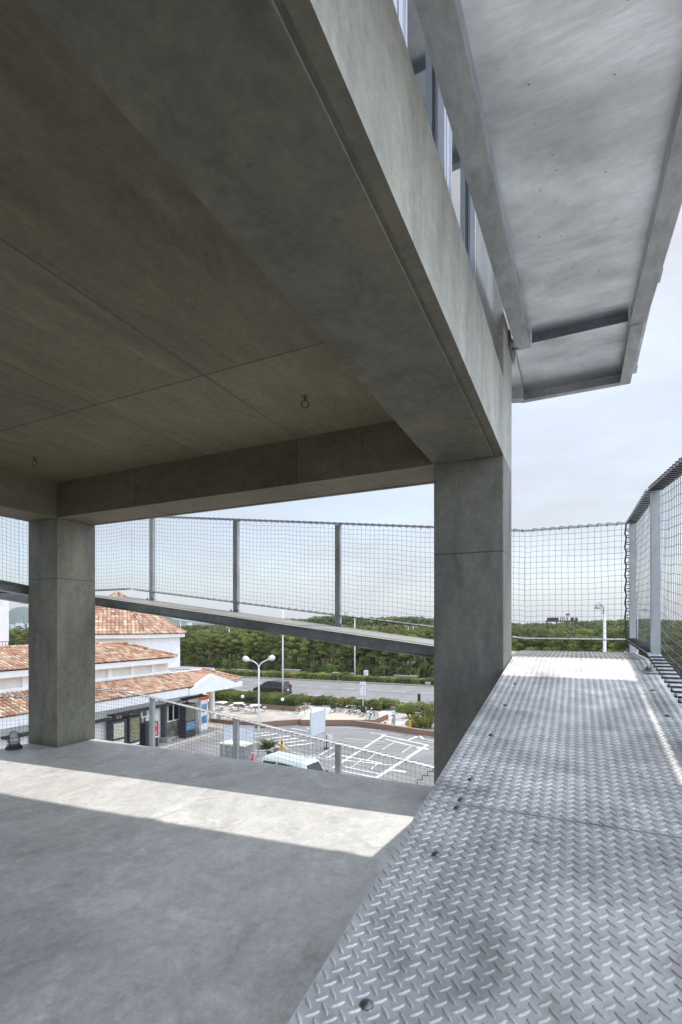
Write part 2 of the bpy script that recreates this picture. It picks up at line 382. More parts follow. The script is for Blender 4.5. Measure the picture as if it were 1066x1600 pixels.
g_cross=galv('dark_angle_steel',(.20,.21,.23),.5,.5,.22,blot=.3)
g_post=galv('post_steel',(.52,.54,.56),.3,.5,.18,(1,1,.4),blot=.2)
g_rail=galv('rail_steel',(.72,.74,.78),.45,.5,.08)
g_bolt=plain('bolt_steel',(.20,.195,.19),.42,.7,.2,80)
cord=plain('net_cord',(.115,.12,.15),.6,0,.3,60)
rope=plain('lacing_rope',(.05,.052,.058),.7,0,.35,150,bmp=.4)
LAP=2.405
def frame(O,A,Wd,z0,sl):
    def F(s,w,h): return (O[0]+A[0]*s+Wd[0]*w, O[1]+A[1]*s+Wd[1]*w, z0+sl*s+h)
    return F
def fbox(m,F,s0,s1,w0,w1,h0,h1,c=None):
    m.hexa([F(s0,w0,h0),F(s1,w0,h0),F(s1,w1,h0),F(s0,w1,h0),F(s0,w0,h1),F(s1,w0,h1),F(s1,w1,h1),F(s0,w1,h1)],c)
def lugs(m,F,s0,s1,w0,w1):
    p=.0322; L_,B_,Hh=.0148,.0040,.0023
    ns=int((s1-s0)/p)+2; nw=int((w1-w0)/p)+2
    base=[];top=[]
    for k in range(8):
        a=2*math.pi*k/8; x=math.cos(a); y=math.sin(a)
        base.append((x*L_,y*B_*1.15)); top.append((x*L_*.72,y*B_*.42))
    fs=[(k,(k+1)%8,8+(k+1)%8,8+k) for k in range(8)]+[tuple(range(8,16))]
    for i in range(ns):
        for j in range(nw):
            for q in (0,1):
                s=s0+.012+i*p-(.0155 if q else 0); w=w0+.013+j*p+(.0165 if q else 0)
                if not(s0+.004<s<s1-.004 and w0+.006<w<w1-.006): continue
                an=R(45) if q else R(-45); ca,sa=math.cos(an),math.sin(an)
                an+=0
                vs=[F(s+x*sa+y*ca,w+x*ca-y*sa,-.0002) for x,y in base]+[F(s+x*sa+y*ca,w+x*ca-y*sa,Hh) for x,y in top]
                m.add(vs,fs)
k_under=False
def flight(label,O,A,Wd,L,z0,sl,joints=(),lug=False,beams=(),screws=()):
    F=frame(O,A,Wd,z0,sl); t=thing('ramp_flight',label,'ramp',F(0,.44,0),'galvanised ramp flights wrapping round the tower')
    js=[0]+list(joints)+[L]
    for a,b in zip(js[:-1],js[1:]):
        m=MB(); fbox(m,F,a+(.004 if a else 0),b-.004,0,.89,-.006,0)
        if lug: lugs(m,F,a,b,0,.89)
        m.build('tread_plate',g_plate if lug else g_land,t)
        
    m=MB(); fbox(m,F,-.02 if k_under else 0,L+.001,.002,.888,-.0165,-.0135); m.build('plate_underside',g_under,t)
    for w0,w1 in ((.025,.125),(.86,.765)):
        m=MB(); s=1 if w1>w0 else -1
        fbox(m,F,0,L,w0,w1,-.103,-.095); fbox(m,F,0,L,w0,w1-.008*s,-.017,-.0098)
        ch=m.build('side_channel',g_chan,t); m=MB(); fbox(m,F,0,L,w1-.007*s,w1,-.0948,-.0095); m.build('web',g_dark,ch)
    for s in beams:
        m=MB(); fbox(m,F,s,s+.006,.135,.755,-.082,-.0097); fbox(m,F,s-.045,s-.0005,.135,.755,-.016,-.0097)
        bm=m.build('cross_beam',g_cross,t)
        for w in (.20,.245,.64,.685):
            c=F(s-.004,w,-.05); MB().lathe([(.012,-.004),(.012,.006),(.006,.008),(.006,.016)],c,8,M=Matrix.Rotation(R(90),3,'X') if A[1] else Matrix.Rotation(R(90),3,'Y')).build('bolt',g_bolt,bm)
    if screws:
        me=None
        for s,w in screws:
            if me is None:
                m=MB(); m.lathe([(.0125,0),(.0118,.0022),(.0085,.0055),(.004,.0075),(.0018,.0078),(.001,.0070)],(0,0,0),14)
                o=m.build('screw',g_bolt,t,True); me=o.data
            else: o=link('screw',me,t)
            o.location=Vector(F(s,w,.0))-t.location
    return F,t
def landing(label,x0,x1,y0,y1,z,lug=False,lip=None):
    F=frame((x0,y0),(0,1),(1,0),z,0); t=thing('ramp_landing',label,'landing',((x0+x1)/2,(y0+y1)/2,z),'galvanised corner landings of the ramp')
    m=MB(); m.box((x0,y0,z-.006),(x1,y1,z))
    if lug: lugs(m,F,0,y1-y0,0,x1-x0)
    m.build('tread_plate',g_land,t)
    m=MB(); m.box((x0+.002,y0+.002,z-.009),(x1-.002,y1-.002,z-.0063)); m.build('plate_underside',g_under,t)
    for (a,b,c,d,e,f_) in ((x0+.002,y1-.037,x1-.04,y1-.03,0,-1),):
        m=MB(); m.box((a,b,z-.1),(c,d,z-.0095)); yy=d if f_>0 else b
        m.box((a,yy+(.0005*f_),z-.108),(c,yy+f_*.06,z-.1)); m.build('edge_beam',g_chan,t)
    for xx,f_ in (((x1-.04,-1),) if x0>-1 else ((x0+.03,1),)):
        m=MB(); m.box((xx,y0-.002,z-.1),(xx+.007*f_,y1-.038,z-.0095)); m.box((xx,y0-.002,z-.1075),(xx+f_*.08,y1-.0975,z-.1003)); m.build('edge_beam',g_chan,t)
    return t
def wob(a,b,amp,k):
    return amp*(math.sin(a*7.3+k)+.6*math.sin(b*9.1+a*3.7+k*2)+.5*math.sin(b*21+a*17+k*3))/2
def fence(label,pts,posts,outw,seed=1,lace=True,detail=True,vlace=False):
    pts=[Vector(p) for p in pts]
    t=thing('net_fence',label,'net fence',pts[0],'net fences along the outer edges of the ramp')
    segs=list(zip(pts[:-1],pts[1:])); H0,H1=.118,1.115
    top=MB();bot=MB();net=MB();lc=MB()
    cum=0
    for a,b in segs:
        d=b-a; Ls=Vector((d.x,d.y,0)).length; o=Vector(outw) if abs(d.normalized().dot(Vector(outw)))<.5 else None
        if o is None: o=Vector((d.y,-d.x,0)).normalized(); o=o if o.dot(Vector((a.x+2.95,a.y-1.44,0)))>0 else -o
        def P(s,w,h,a=a,d=d,Ls=Ls,o=o): return a+d*(s/Ls)+o*w+Vector((0,0,h))
        for mm,h in ((top,H1),(bot,H0)):
            mm.hexa([P(-.0,-.035,h-.009),P(Ls,-.035,h-.009),P(Ls,.03,h-.009),P(0,.03,h-.009),P(0,-.035,h),P(Ls,-.035,h),P(Ls,.03,h),P(0,.03,h)])
        n=max(2,int(Ls/.05)); rows=20; st=Ls/n; rr=.0015
        def Q(i,j,seed=seed,cum=cum):
            s=i*st; h=H0-.004+(H1-H0)*j/rows
            e=min(1,min(j,rows-j)/2)
            return P(min(max(s+wob(s+cum,h,.006,seed)*e,0),Ls),.032+wob(h,s+cum,.0025,seed+2),h+wob(s*1.3+cum,h,.0075,seed+5)*e)
        for i in range(0,n+1): net.tube([Q(i,j) for j in range(0,rows+1,2 if not detail else 1)],rr,3,cap=False)
        for j in range(0,rows+1): net.tube([Q(i,j) for i in range(0,n+1)],rr,3,cap=False)
        if lace:
            for h,pitch in ((H1-.0045,.075),(H0-.0045,.09)):
                k=int(Ls/pitch); path=[]
                for q in range(k):
                    s=(q+.2)*pitch
                    if h>.5: path+=[P(s,-.040,h+.010),P(s,-.041,h-.010),P(s+.003,.036,h-.010),P(s+.006,.037,h+.010)]
                    else: path+=[P(s,-.040,h-.010),P(s,-.041,h+.010),P(s+.003,.036,h+.010),P(s+.006,.037,h-.010)]
                if len(path)>2: lc.tube(path,(.0038 if h>.5 else .0048) if abs(outw[0])>.5 else .0026,6,cap=False)
        cum+=Ls
    top.build('top_rail',g_rail,t); bot.build('bottom_rail',g_rail,t); net.build('net',cord,t)
    if vlace:
        a=pts[-1 if vlace>0 else 0]; path=[]
        for q in range(17):
            z=.13+q*.057; path+=[a+Vector((-.045,-.03,z)),a+Vector((-.04,.03,z+.02)),a+Vector((.03,.03,z+.03)),a+Vector((.035,-.035,z+.03))]
        lc.tube(path,.004,5,cap=False)
        lc.tube([a+Vector((-.046+.006*math.sin(k*2.1),-.02+.01*math.sin(k*1.3),.10+k*.04)) for k in range(26)],.0065,5)
    if lc.f: lc.build('lacing_rope',rope,t,True)
    for p in posts:
        p=Vector(p[:3]) ; 
        m=MB(); along=Vector((0,1,0)) if abs(outw[0])>.5 else Vector((1,0,0)); o=Vector(outw)
        def B(s0,s1,w0,w1,h0,h1):
            q=[]
            for h in (h0,h1):
                for s,w in ((s0,w0),(s1,w0),(s1,w1),(s0,w1)): q.append(p+along*s+o*w+Vector((0,0,h)))
            m.hexa(q)
        B(-.03,.03,-.016,-.010,.006,1.106); B(.024,.030,-.0095,.03,.006,1.106); B(-.03,-.024,-.0095,.03,.006,1.106)
        po=m.build('post',g_post,t)
        m=MB(); q=[]
        for h in (0,.006):
            for s,w in ((-.07,-.055),(.07,-.055),(.07,.04),(-.07,.04)): q.append(p+along*s+o*w+Vector((0,0,h)))
        m.hexa(q); m.build('base_plate',g_post,po)
        for s in (-.05,.05):
            c=p+along*s+o*(-.03); MB().lathe([(.013,.006),(.013,.017),(.007,.018),(.007,.03),(.004,.032)],c,6).build('bolt',g_bolt,po)
    return t
zs=.405; sr=.13; LR=5.08; zE=1.0655; sf=.125
XA,XB=-.43,.46; XLn=-.46; YA,YB=4.0,4.93; XW=-5.5
names={-1:'one lap below',0:'at floor height',1:'one lap above'}
xe=[.365]
for k in (-1,0,1):
    dz=k*LAP
    scr=[]
    if k==0:
        for y in (3.087,2.63,2.17,1.713,1.56,1.505,1.249,.783,.32,-.15,-.6):
            scr+=[(y+1.13,.108),(y+1.13,.80)]
    flight({0:'wide tread plate ramp in the right foreground rising away beside the column',1:'overhead ramp seen from below as a grey steel soffit, top right',-1:'right ramp one lap below the tread plate ramp'}[k],
        (XA,-1.13),(0,1),(1,0),LR,zs+dz,sr,joints=(1.535+1.13,),lug=(k==0),beams=((.4,2.36,LR-.03) if k==1 else (.4,1.535+1.13,LR-.03)),screws=scr)
    landing({0:'corner landing at the far end of the tread plate walkway',1:'overhead corner landing at the tip of the steel soffit',-1:'right corner landing one lap below the walkway'}[k],XLn,XB,3.952,YB,zE+dz,lug=(k==0))
    flight({0:'far ramp crossing the opening, sloping down to the right column',1:'far ramp high above the opening hidden by the ceiling',-1:'far ramp below floor level behind the lower fence'}[k],
        (XA,YA),(-1,0),(0,1),5.07,1.05+dz,sf,joints=(1.7,3.4),beams=(.5,2.5,4.5))
    landing({0:'far left corner landing behind the left column',1:'high far left corner landing above the opening',-1:'low far left corner landing below floor level'}[k],-6.43,XW,3.985,YB,1.684+dz)
    flight({0:'left ramp passing just left of the left column',1:'left ramp one lap above the left column top',-1:'left ramp below floor level'}[k],
        (XW,3.98),(0,-1),(-1,0),5.11,1.684+dz,sf,joints=(1.7,3.4),beams=(.5,2.5,4.5))
    # fences
    r0=lambda y: .552+.13*y+dz
    fence({0:'tall net fence at the right edge beside the tread plate ramp',1:'net fence on the outer edge of the overhead ramp',-1:'net fence of the right ramp one lap below'}[k],
        [(.43,-1.13,r0(-1.13)),(.43,3.55,r0(3.55)),(.43,4.9,zE+dz)],[(.43,y,r0(y)) for y in (3.55,2.18,.80,-.57)]+[(.43,4.885,zE+dz)],(1,0,0),seed=k+2,detail=True,vlace=(1 if k==0 else False))
    zf=lambda x: 1.05+.125*(-.43-x)+dz
    fence({0:'net fence on the far ramp across the opening, posts against the sky',1:'net fence of the high far ramp above the ceiling',-1:'low net fence seen just over the far floor edge in front of the car park'}[k],
        [(.41,4.9,zE+dz),(-.43,4.9,zE+dz),(XW,4.9,1.684+dz),(-6.4,4.9,1.684+dz)],[(x,4.9,zf(x)) for x in (-.98,-2.353,-3.725,-5.098)]+[(-6.38,4.9,1.684+dz)],(0,1,0),seed=k+9)
    if k<1:
        zl=lambda y: 1.684+.125*(3.98-y)+dz
        fence({0:'net fence on the left ramp seen left of the left column',-1:'low net fence on the left ramp beside the floor edge'}[k],
            [(-6.4,4.9,1.684+dz),(-6.4,3.98,1.684+dz),(-6.4,-1.13,zl(-1.13))],[(-6.4,y,zl(y)) for y in (3.1,1.73,.36,-1.)],(-1,0,0),seed=k+5)
flight('highest ramp two laps above the walkway, above the windows',(XA,-1.13),(0,1),(1,0),LR,zs+2*LAP,sr,joints=(1.535+1.13,),beams=(.4,2.36,LR-.03))
landing('highest corner landing above the overhead soffit',XLn,XB,3.952,YB,zE+2*LAP)
landing('near left corner landing behind the viewer',-6.43,XW,-2.05,-1.133,2.322)
flight('near ramp behind the viewer joining the overhead ramp',(XW,-1.13),(1,0),(0,-1),5.07,2.322,.096,joints=(2.5,))
landing('near right corner landing behind the viewer',XA,XB,-2.05,-1.133,.405)
landing('near right corner landing above and behind the viewer',XA,XB,-2.05,-1.133,.405+LAP)
lowf=[o for o in COL.objects if o.get('label','').startswith('low net fence seen just over')][0]
pts_=[];X_,Z_=-1.47,-.33
for q_ in range(4): pts_+=[(X_,4.935,Z_),(X_,4.935,Z_+.05),(X_+.055,4.935,Z_+.05)]; X_+=.055; Z_+=.05
MB().tube(pts_,.005,5).build('seam_cord',rope,lowf)
# bracket where the overhead ramp meets the tower corner
br=MB()
for dy in (0,.1): br.lathe([(.016,0),(.016,.012),(.008,.014),(.008,.05)],(XR+.002,3.80+dy,3.36),6,M=Matrix.Rotation(R(90),3,'Y'))
br.box((XR,3.74,3.30),(XR+.012,3.98,3.42)); br.build('bracket',g_bolt,tower)
# eye bolts in the ceiling
for x,y,lb in ((-1.62,2.87,'ring eye bolt in the ceiling nearer the right column'),(-4.41,2.87,'ring eye bolt in the ceiling above the left column')):
    t=thing('eye_bolt',lb,'eye bolt',(x,y,ZC),'ceiling eye bolts')
    MB().lathe([(.02,-.004),(.02,0)],(x,y,ZC),12).lathe([(.008,-.028),(.008,-.004)],(x,y,ZC),8).build('shank',g_bolt,t)
    a=R(30); MB().tube([(x+.024*math.cos(a)*math.sin(q*math.pi/9),y+.024*math.sin(a)*math.sin(q*math.pi/9),ZC-.05+.024*math.cos(q*math.pi/9)) for q in range(19)],.005,6).build('ring',g_bolt,t,True)
# caged lamp on the floor edge
lx,ly=-5.35,3.26
t=thing('caged_lamp','caged jar lamp standing on the floor left of the left column','lamp',(lx,ly,0))
MB().lathe([(.075,0),(.078,.01),(.075,.028),(.062,.032)],(lx,ly,0),24).build('base',alud,t,True)
MB().lathe([(.058,.032),(.06,.045),(.05,.055)],(lx,ly,0),20).build('collar',g_bolt,t,True)
m,tt,b=newmat('lamp_glass'); b.inputs['Base Color'].default_value=(.85,.88,.9,1); b.inputs['Transmission Weight'].default_value=.35; b.inputs['Roughness'].default_value=.2; n_=noise(tt,objc(tt),30); bump(tt,n_,.1,.01,b)
MB().lathe([(.042,.05),(.044,.11),(.038,.145),(.022,.165),(.004,.172)],(lx,ly,0),20).build('jar',m,t,True)
cg=MB()
for a in (0,90): 
    ca,sa=math.cos(R(a+20)),math.sin(R(a+20)); cg.tube([(lx+ca*r_,ly+sa*r_,z) for r_,z in ((-.06,.04),(-.06,.12),(-.05,.16),(-.025,.18),(0,.186),(.025,.18),(.05,.16),(.06,.12),(.06,.04))],.0035,5)
for z in (.08,.125): cg.tube([(lx+.06*math.cos(q*math.pi/8),ly+.06*math.sin(q*math.pi/8),z) for q in range(17)],.003,5)
cg.build('cage',alud,t,True)
#@@TOWN
# ================================================================ ground
def sheet(name,poly,z,mat,label=None):
    m=MB(); m.add([(x,y,z) for x,y in poly],[tuple(range(len(poly)))]); return m.build(name,mat)
m,t,b=newmat('earth_grass'); p=pos(t)
f=noise(t,p,.05,6); g2=noise(t,p,1.5,5)
t.links.new(mixc(t,mapr(t,mth(t,'ADD',mth(t,'MULTIPLY',f,.6),mth(t,'MULTIPLY',g2,.4)),.4,.6,0,1),(.055,.075,.03),(.13,.125,.06)),b.inputs['Base Color']); b.inputs['Roughness'].default_value=.95
earth=m
m,t,b=newmat('asphalt'); p=pos(t)
f=noise(t,p,.5,6,.6,.4); f2=noise(t,p,30,3,.7); st=noise(t,mapping(t,p,(.15,1.2,1)),1.2,4)
k=mth(t,'MULTIPLY',mapr(t,f,.3,.7,.85,1.15),mapr(t,f2,.3,.7,.9,1.1)); k=mth(t,'MULTIPLY',k,mapr(t,st,.35,.65,.92,1.08))
mul=t.nodes.new('ShaderNodeVectorMath'); mul.operation='SCALE'; mul.inputs[0].default_value=(.195,.195,.195); t.links.new(k,mul.inputs['Scale'])
vo=t.nodes.new('ShaderNodeTexVoronoi'); vo.feature='DISTANCE_TO_EDGE'; vo.inputs['Scale'].default_value=.16; vo.inputs['Randomness'].default_value=.9; t.links.new(p,vo.inputs['Vector'])
cr_=mapr(t,vo.outputs['Distance'],.0,.006,.45,0)
t.links.new(mixc(t,cr_,mul.outputs[0],(.07,.07,.07)),b.inputs['Base Color']); b.inputs['Roughness'].default_value=.85
asph=m
def tiled(name,a,c,size,rough=.8):
    m,t,b=newmat(name); p=pos(t)
    br=t.nodes.new('ShaderNodeTexBrick'); br.inputs['Scale'].default_value=1; br.inputs['Brick Width'].default_value=size; br.inputs['Row Height'].default_value=size
    br.inputs['Color1'].default_value=(*a,1); br.inputs['Color2'].default_value=(*c,1); br.inputs['Mortar'].default_value=(a[0]*.6,a[1]*.6,a[2]*.6,1); br.inputs['Mortar Size'].default_value=.012*size*3; br.offset=0
    t.links.new(p,br.inputs['Vector']); f=noise(t,p,.8,5)
    t.links.new(mixc(t,1.0,br.outputs[0],mixc(t,mapr(t,f,.3,.7,0,1),(.8,.8,.8),(1.15,1.15,1.15)),'MULTIPLY'),b.inputs['Base Color']); b.inputs['Roughness'].default_value=rough
    return m
plazam=tiled('plaza_tiles',(.46,.42,.36),(.36,.34,.30),.6)
padm=tiled('pale_concrete_slabs',(.50,.49,.47),(.46,.455,.44),2.2)
pathm=plain('pale_path',(.42,.39,.33),.9,0,.2,1)
kerbm=plain('kerb_stone',(.30,.30,.29),.85,0,.25,4)
def brickmat(name,a,c):
    m,t,b=newmat(name); p=objc(t)
    br=t.nodes.new('ShaderNodeTexBrick'); br.inputs['Scale'].default_value=1; br.inputs['Brick Width'].default_value=.22; br.inputs['Row Height'].default_value=.075
    br.inputs['Color1'].default_value=(*a,1); br.inputs['Color2'].default_value=(*c,1); br.inputs['Mortar'].default_value=(.25,.2,.16,1); br.inputs['Mortar Size'].default_value=.012
    s=sep(t,p); cv=t.nodes.new('ShaderNodeCombineXYZ'); t.links.new(mth(t,'ADD',s[0],s[1]),cv.inputs[0]); t.links.new(s[2],cv.inputs[1])
    t.links.new(cv.outputs[0],br.inputs['Vector']); t.links.new(br.outputs[0],b.inputs['Base Color']); b.inputs['Roughness'].default_value=.85; return m
brick=brickmat('red_brick',(.25,.115,.07),(.19,.085,.055))
white=plain('white_render',(.74,.735,.72),.75,0,.05,2)
cream=plain('cream_render',(.66,.63,.57),.8,0,.06,2)
whitem=plain('white_paint_metal',(.72,.73,.74),.45,0,.06,3)
mark=plain('road_paint_white',(.55,.55,.54),.8,0,.22,3)
ymark=plain('road_paint_yellow',(.55,.42,.27),.8,0,.2,3)
darkm=plain('dark_metal',(.035,.035,.038),.5,.2,.2,10)
seam=plain('road_seam',(.06,.06,.06),.9)
struct(sheet('ground',[(-4000,-600),(3500,-600),(3500,5000),(-4000,5000)],G-.03,earth))
struct(sheet('sea',[(-4000,900),(-150,430),(400,520),(3500,900),(3500,5000),(-4000,5000)],G-.02,plain('sea_water',(.10,.16,.20),.15,0,.1,.02)))
struct(sheet('car_park',[(-60,-60),(60,-60),(60,47.2),(-60,47.2)],G-.016,asph))
struct(sheet('road',[(-220,47.5),(120,47.5),(120,66.2),(-20,66.7),(-45,65.4),(-220,60)],G-.012,asph))
struct(sheet('grove_floor',[(-240,77),(120,77),(120,210),(-240,210)],G-.022,plain('needle_litter',(.05,.05,.028),.95,0,.3,1)))
struct(sheet('path',[(-120,71),(60,72.2),(60,77),(-120,77)],G-.02,pathm))
# plaza (raised) and its brick kerb wall, which curves
wall=[gp(330,1130),gp(365,1133.5),gp(402,1136.5),gp(430,1134),gp(470,1131.5),gp(510,1130.5),gp(550,1133),gp(600,1139.5),gp(650,1147),gp(690,1152.5),gp(760,1163)]
back=[(8,47.2),(-34,47.2)]
struct(sheet('plaza',wall+[(8,40.8),(8,46.9),(-36,46.9),(-36,34.0)],G+.02,plazam))
struct(sheet('bicycle_ground',[gp(462,1121,G+.02),gp(606,1121,G+.02),gp(612,1139.5,G+.02),gp(650,1145,G+.02),gp(690,1150,G+.02),(2,40),(2,46.5),(-28.0,46.5),(-25.0,41.8)],G+.026,padm))
def wallpath(pts,w,h,mat,name,label,cat,z=G):
    m=MB(); pts=[Vector((x,y,0)) for x,y in pts]; q=[]
    for i,p in enumerate(pts):
        d=(pts[min(i+1,len(pts)-1)]-pts[max(i-1,0)]).normalized(); n=Vector((-d.y,d.x,0))*w/2; q.append((p-n,p+n))
    for (a,b_),(c,d) in zip(q[:-1],q[1:]):
        m.hexa([(a.x,a.y,z),(c.x,c.y,z),(d.x,d.y,z),(b_.x,b_.y,z),(a.x,a.y,z+h),(c.x,c.y,z+h),(d.x,d.y,z+h),(b_.x,b_.y,z+h)])
    o=m.build(name,mat); tag(o,label,cat); return o
def smooth(pts,n=5):
    out=[]; P=[Vector((*p,0)) for p in pts]
    for i in range(len(P)-1):
        a,b_,c,d=P[max(i-1,0)],P[i],P[i+1],P[min(i+2,len(P)-1)]
        for k in range(n):
            s=k/n; v=.5*((2*b_)+(c-a)*s+(2*a-5*b_+4*c-d)*s*s+(3*b_-a-3*c+d)*s**3); out.append((v.x,v.y))
    out.append(pts[-1]); return out
wallpath(smooth(wall),.34,.42,brick,'brick_kerb_wall','low red brick wall curving between the car park and the plaza','brick wall')
wallpath([(x,y+.55) for x,y in smooth([gp(500,1106),gp(560,1107),gp(620,1111),gp(680,1116),gp(800,1126)])],.25,.16,kerbm,'kerb','grey kerb at the foot of the roadside hedge','kerb')
o=wallpath([(-200,47.4),(100,47.4)],.22,.12,kerbm,'road_kerb',None,None); struct(o)
o=wallpath([(-220,60.1),(-45,65.5),(-20,66.8),(120,66.3)],.25,.16,kerbm,'road_kerb',None,None); struct(o)
# raised brick-edged terrace
m=MB(); q=[gp(470,1128,G+.3),gp(585,1128,G+.3),gp(607,1119,G+.3),gp(520,1116,G+.3),gp(478,1117,G+.3)]
m.prism(q,G+.03,G+.45); ter=m.build('brick_terrace',brick); tag(ter,'low brick edged terrace with pale paved top beside the bicycles','terrace')
mm=MB(); mm.prism([(x*.985+(-19.5)*.015,y*.985+40*.015) for x,y in q],G+.4505,G+.47); mm.build('terrace_top',plain('terrace_paving',(.46,.41,.33),.85,0,.12,3),ter)
# pavement in front of the shop
pv=MB(); pv.prism([(-26.69,5),(-25.05,5),(-25.05,29.5),(-25.3,31.5),(-26.2,33.0),(-27.6,33.9),(-30.5,34.0),(-30.5,30.5),(-26.69,30.4)],G-.016,G+.13); struct(pv.build('pavement',plazam))
# painted markings
def stripe(name,pts,w,mat=mark,z=G-.006):
    m=MB(); P=[Vector((x,y,0)) for x,y in pts]
    for a,b_ in zip(P[:-1],P[1:]):
        d=(b_-a).normalized(); n=Vector((-d.y,d.x,0))*w/2; a2=a-d*w*.3; b2=b_+d*w*.3
        m.add([(v.x,v.y,z) for v in (a2-n,b2-n,b2+n,a2+n)],[(0,1,2,3)])
    return struct(m.build(name,mat))
def gl(*uv): return [gp(u,v,G) for u,v in uv]
zc=[0]
def S(w,*uv,mat=mark):
    w*=.72
    zc[0]+=1; stripe('road_marking',gl(*uv),w,mat,G-.0105+.0007*zc[0])
S(.10,(270,1168),(352,1143)) 
S(.34,(597,1148.5),(668,1164)); S(.34,(668,1164),(590,1214)); S(.28,(603,1155),(657,1168))
S(.28,(600,1149),(520,1200)); S(.26,(596,1192),(520,1178)); S(.26,(620,1196),(530,1187)); S(.16,(540,1153.5),(600,1159))
S(.25,(533,1204),(590,1215.5)); S(.22,(538,1198),(592,1209))
S(.12,(598,1171),(616,1160),(645,1165),(628,1176)); S(.12,(573,1189),(590,1175)); S(.12,(549,1199),(566,1187)); S(.12,(580,1202),(592,1191))
S(.5,(653,1168.5),(668,1170.5)); S(.5,(610,1203),(632,1206)); S(.12,(578,1144.5),(625,1149)); S(.22,(580,1146.5),(603,1148))
S(.14,(484,1178),(525,1186)); S(.14,(455,1175),(500,1183.5)); S(.14,(440,1176),(530,1189)); S(.2,(500,1180),(520,1168)); S(.2,(512,1184),(528,1174))
S(.3,(655,1149),(663,1156),(684,1158)); S(.14,(664,1150),(690,1154)); S(.14,(648,1158),(690,1162)); S(.3,(640,1156),(652,1151))
S(.12,(455,1150),(520,1157),(600,1163),(690,1170),mat=ymark); S(.12,(345,1160),(378,1153),(400,1151),(430,1149.5),(470,1150),mat=ymark); S(.3,(395,1158),(425,1170),mat=ymark); S(.3,(416,1154),(440,1172),mat=ymark); S(.3,(436,1160),(450,1171),mat=ymark)
for a,b_ in (((392,1148),(418,1145)),((402,1151),(432,1147)),((418,1155),(452,1150.5)),((428,1158.5),(464,1154)),((440,1162),(476,1157.5)),((452,1166),(488,1162))): S(.45,a,b_)
S(.12,(340,1166),(380,1171),(440,1176)); S(.25,(480,1138),(500,1144)); S(.2,(350,1172),(410,1178),(450,1182)); S(.14,(520,1136.5),(600,1141.5),(690,1154.5)); S(.3,(456,1139),(480,1143))
stripe('road_seam',[(-200,57.2),(-40,58.4),(120,59.2)],.14,seam,G-.0085)
for x in np.arange(-75,20,3.6): stripe('road_marking',[(x,60.4),(x+1.5,60.42)],.16,mark,G-.0075)
for x in np.arange(-75,20,5.1): stripe('road_marking',[(x,52.6),(x+2,52.6)],.16,mark,G-.0075)
# ================================================================ foliage
def leafy(name,pts,nrm,size,tint,mat,parent=None,extra=None,flat=.0):
    pts=np.asarray(pts,dtype=np.float64); n=len(pts); rng=np.random.default_rng(n)
    nr=np.asarray(nrm)+rng.normal(0,.55,(n,3)); nr/=np.linalg.norm(nr,axis=1)[:,None]+1e-9
    a=np.cross(nr,rng.normal(0,1,(n,3))); a/=np.linalg.norm(a,axis=1)[:,None]+1e-9; b_=np.cross(nr,a)
    s=size*rng.uniform(.6,1.3,n)[:,None]; a*=s; b_*=s*.6
    v=np.stack([pts-a,pts-b_*.8+a*.1,pts+a,pts+b_],1).reshape(-1,3)
    me=bpy.data.meshes.new(name); me.vertices.add(4*n); me.vertices.foreach_set('co',v.ravel())
    me.loops.add(4*n); me.loops.foreach_set('vertex_index',np.arange(4*n,dtype=np.int32))
    me.polygons.add(n); me.polygons.foreach_set('loop_start',np.arange(0,4*n,4,dtype=np.int32)); me.polygons.foreach_set('loop_total',np.full(n,4,dtype=np.int32))
    me.update(calc_edges=True)
    at=me.color_attributes.new('tint','FLOAT_COLOR','CORNER'); c=np.repeat(np.clip(np.asarray(tint)+rng.normal(0,.12,n),0,1),4)
    at.data.foreach_set('color',np.stack([c,c,c,np.ones_like(c)],1).ravel().astype(np.float32))
    me.materials.append(mat)
    o=link(name,me,parent); return o
def blobs(rng,cs,rs,per,squash=.75,up=.15):
    P=[];Nn=[];T=[]
    for c,r_ in zip(cs,rs):
        d=rng.normal(0,1,(per,3)); d/=np.linalg.norm(d,axis=1)[:,None]; d[:,2]=np.abs(d[:,2])*np.where(rng.random(per)<.75,1,-.5)
        rad=r_*(rng.uniform(.55,1.0,per)**.5)[:,None]
        P.append(np.asarray(c)+d*rad*np.array([1,1,squash])); nn=d.copy(); nn[:,2]+=up; Nn.append(nn); T.append(np.full(per,rng.uniform(.1,.9)))
    return np.concatenate(P),np.concatenate(Nn),np.concatenate(T)
pine=leafmat('pine_needles',(.055,.08,.022),(.27,.30,.085),.35)
bark=plain('pine_bark',(.085,.065,.05),.9,0,.3,3)
hedgeM=leafmat('hedge_leaves',(.065,.10,.03),(.20,.24,.07),.35)
flowerM=leafmat('shrub_leaves',(.11,.15,.04),(.30,.29,.09),.35)
core=plain('shrub_twigs',(.028,.036,.014),.95)
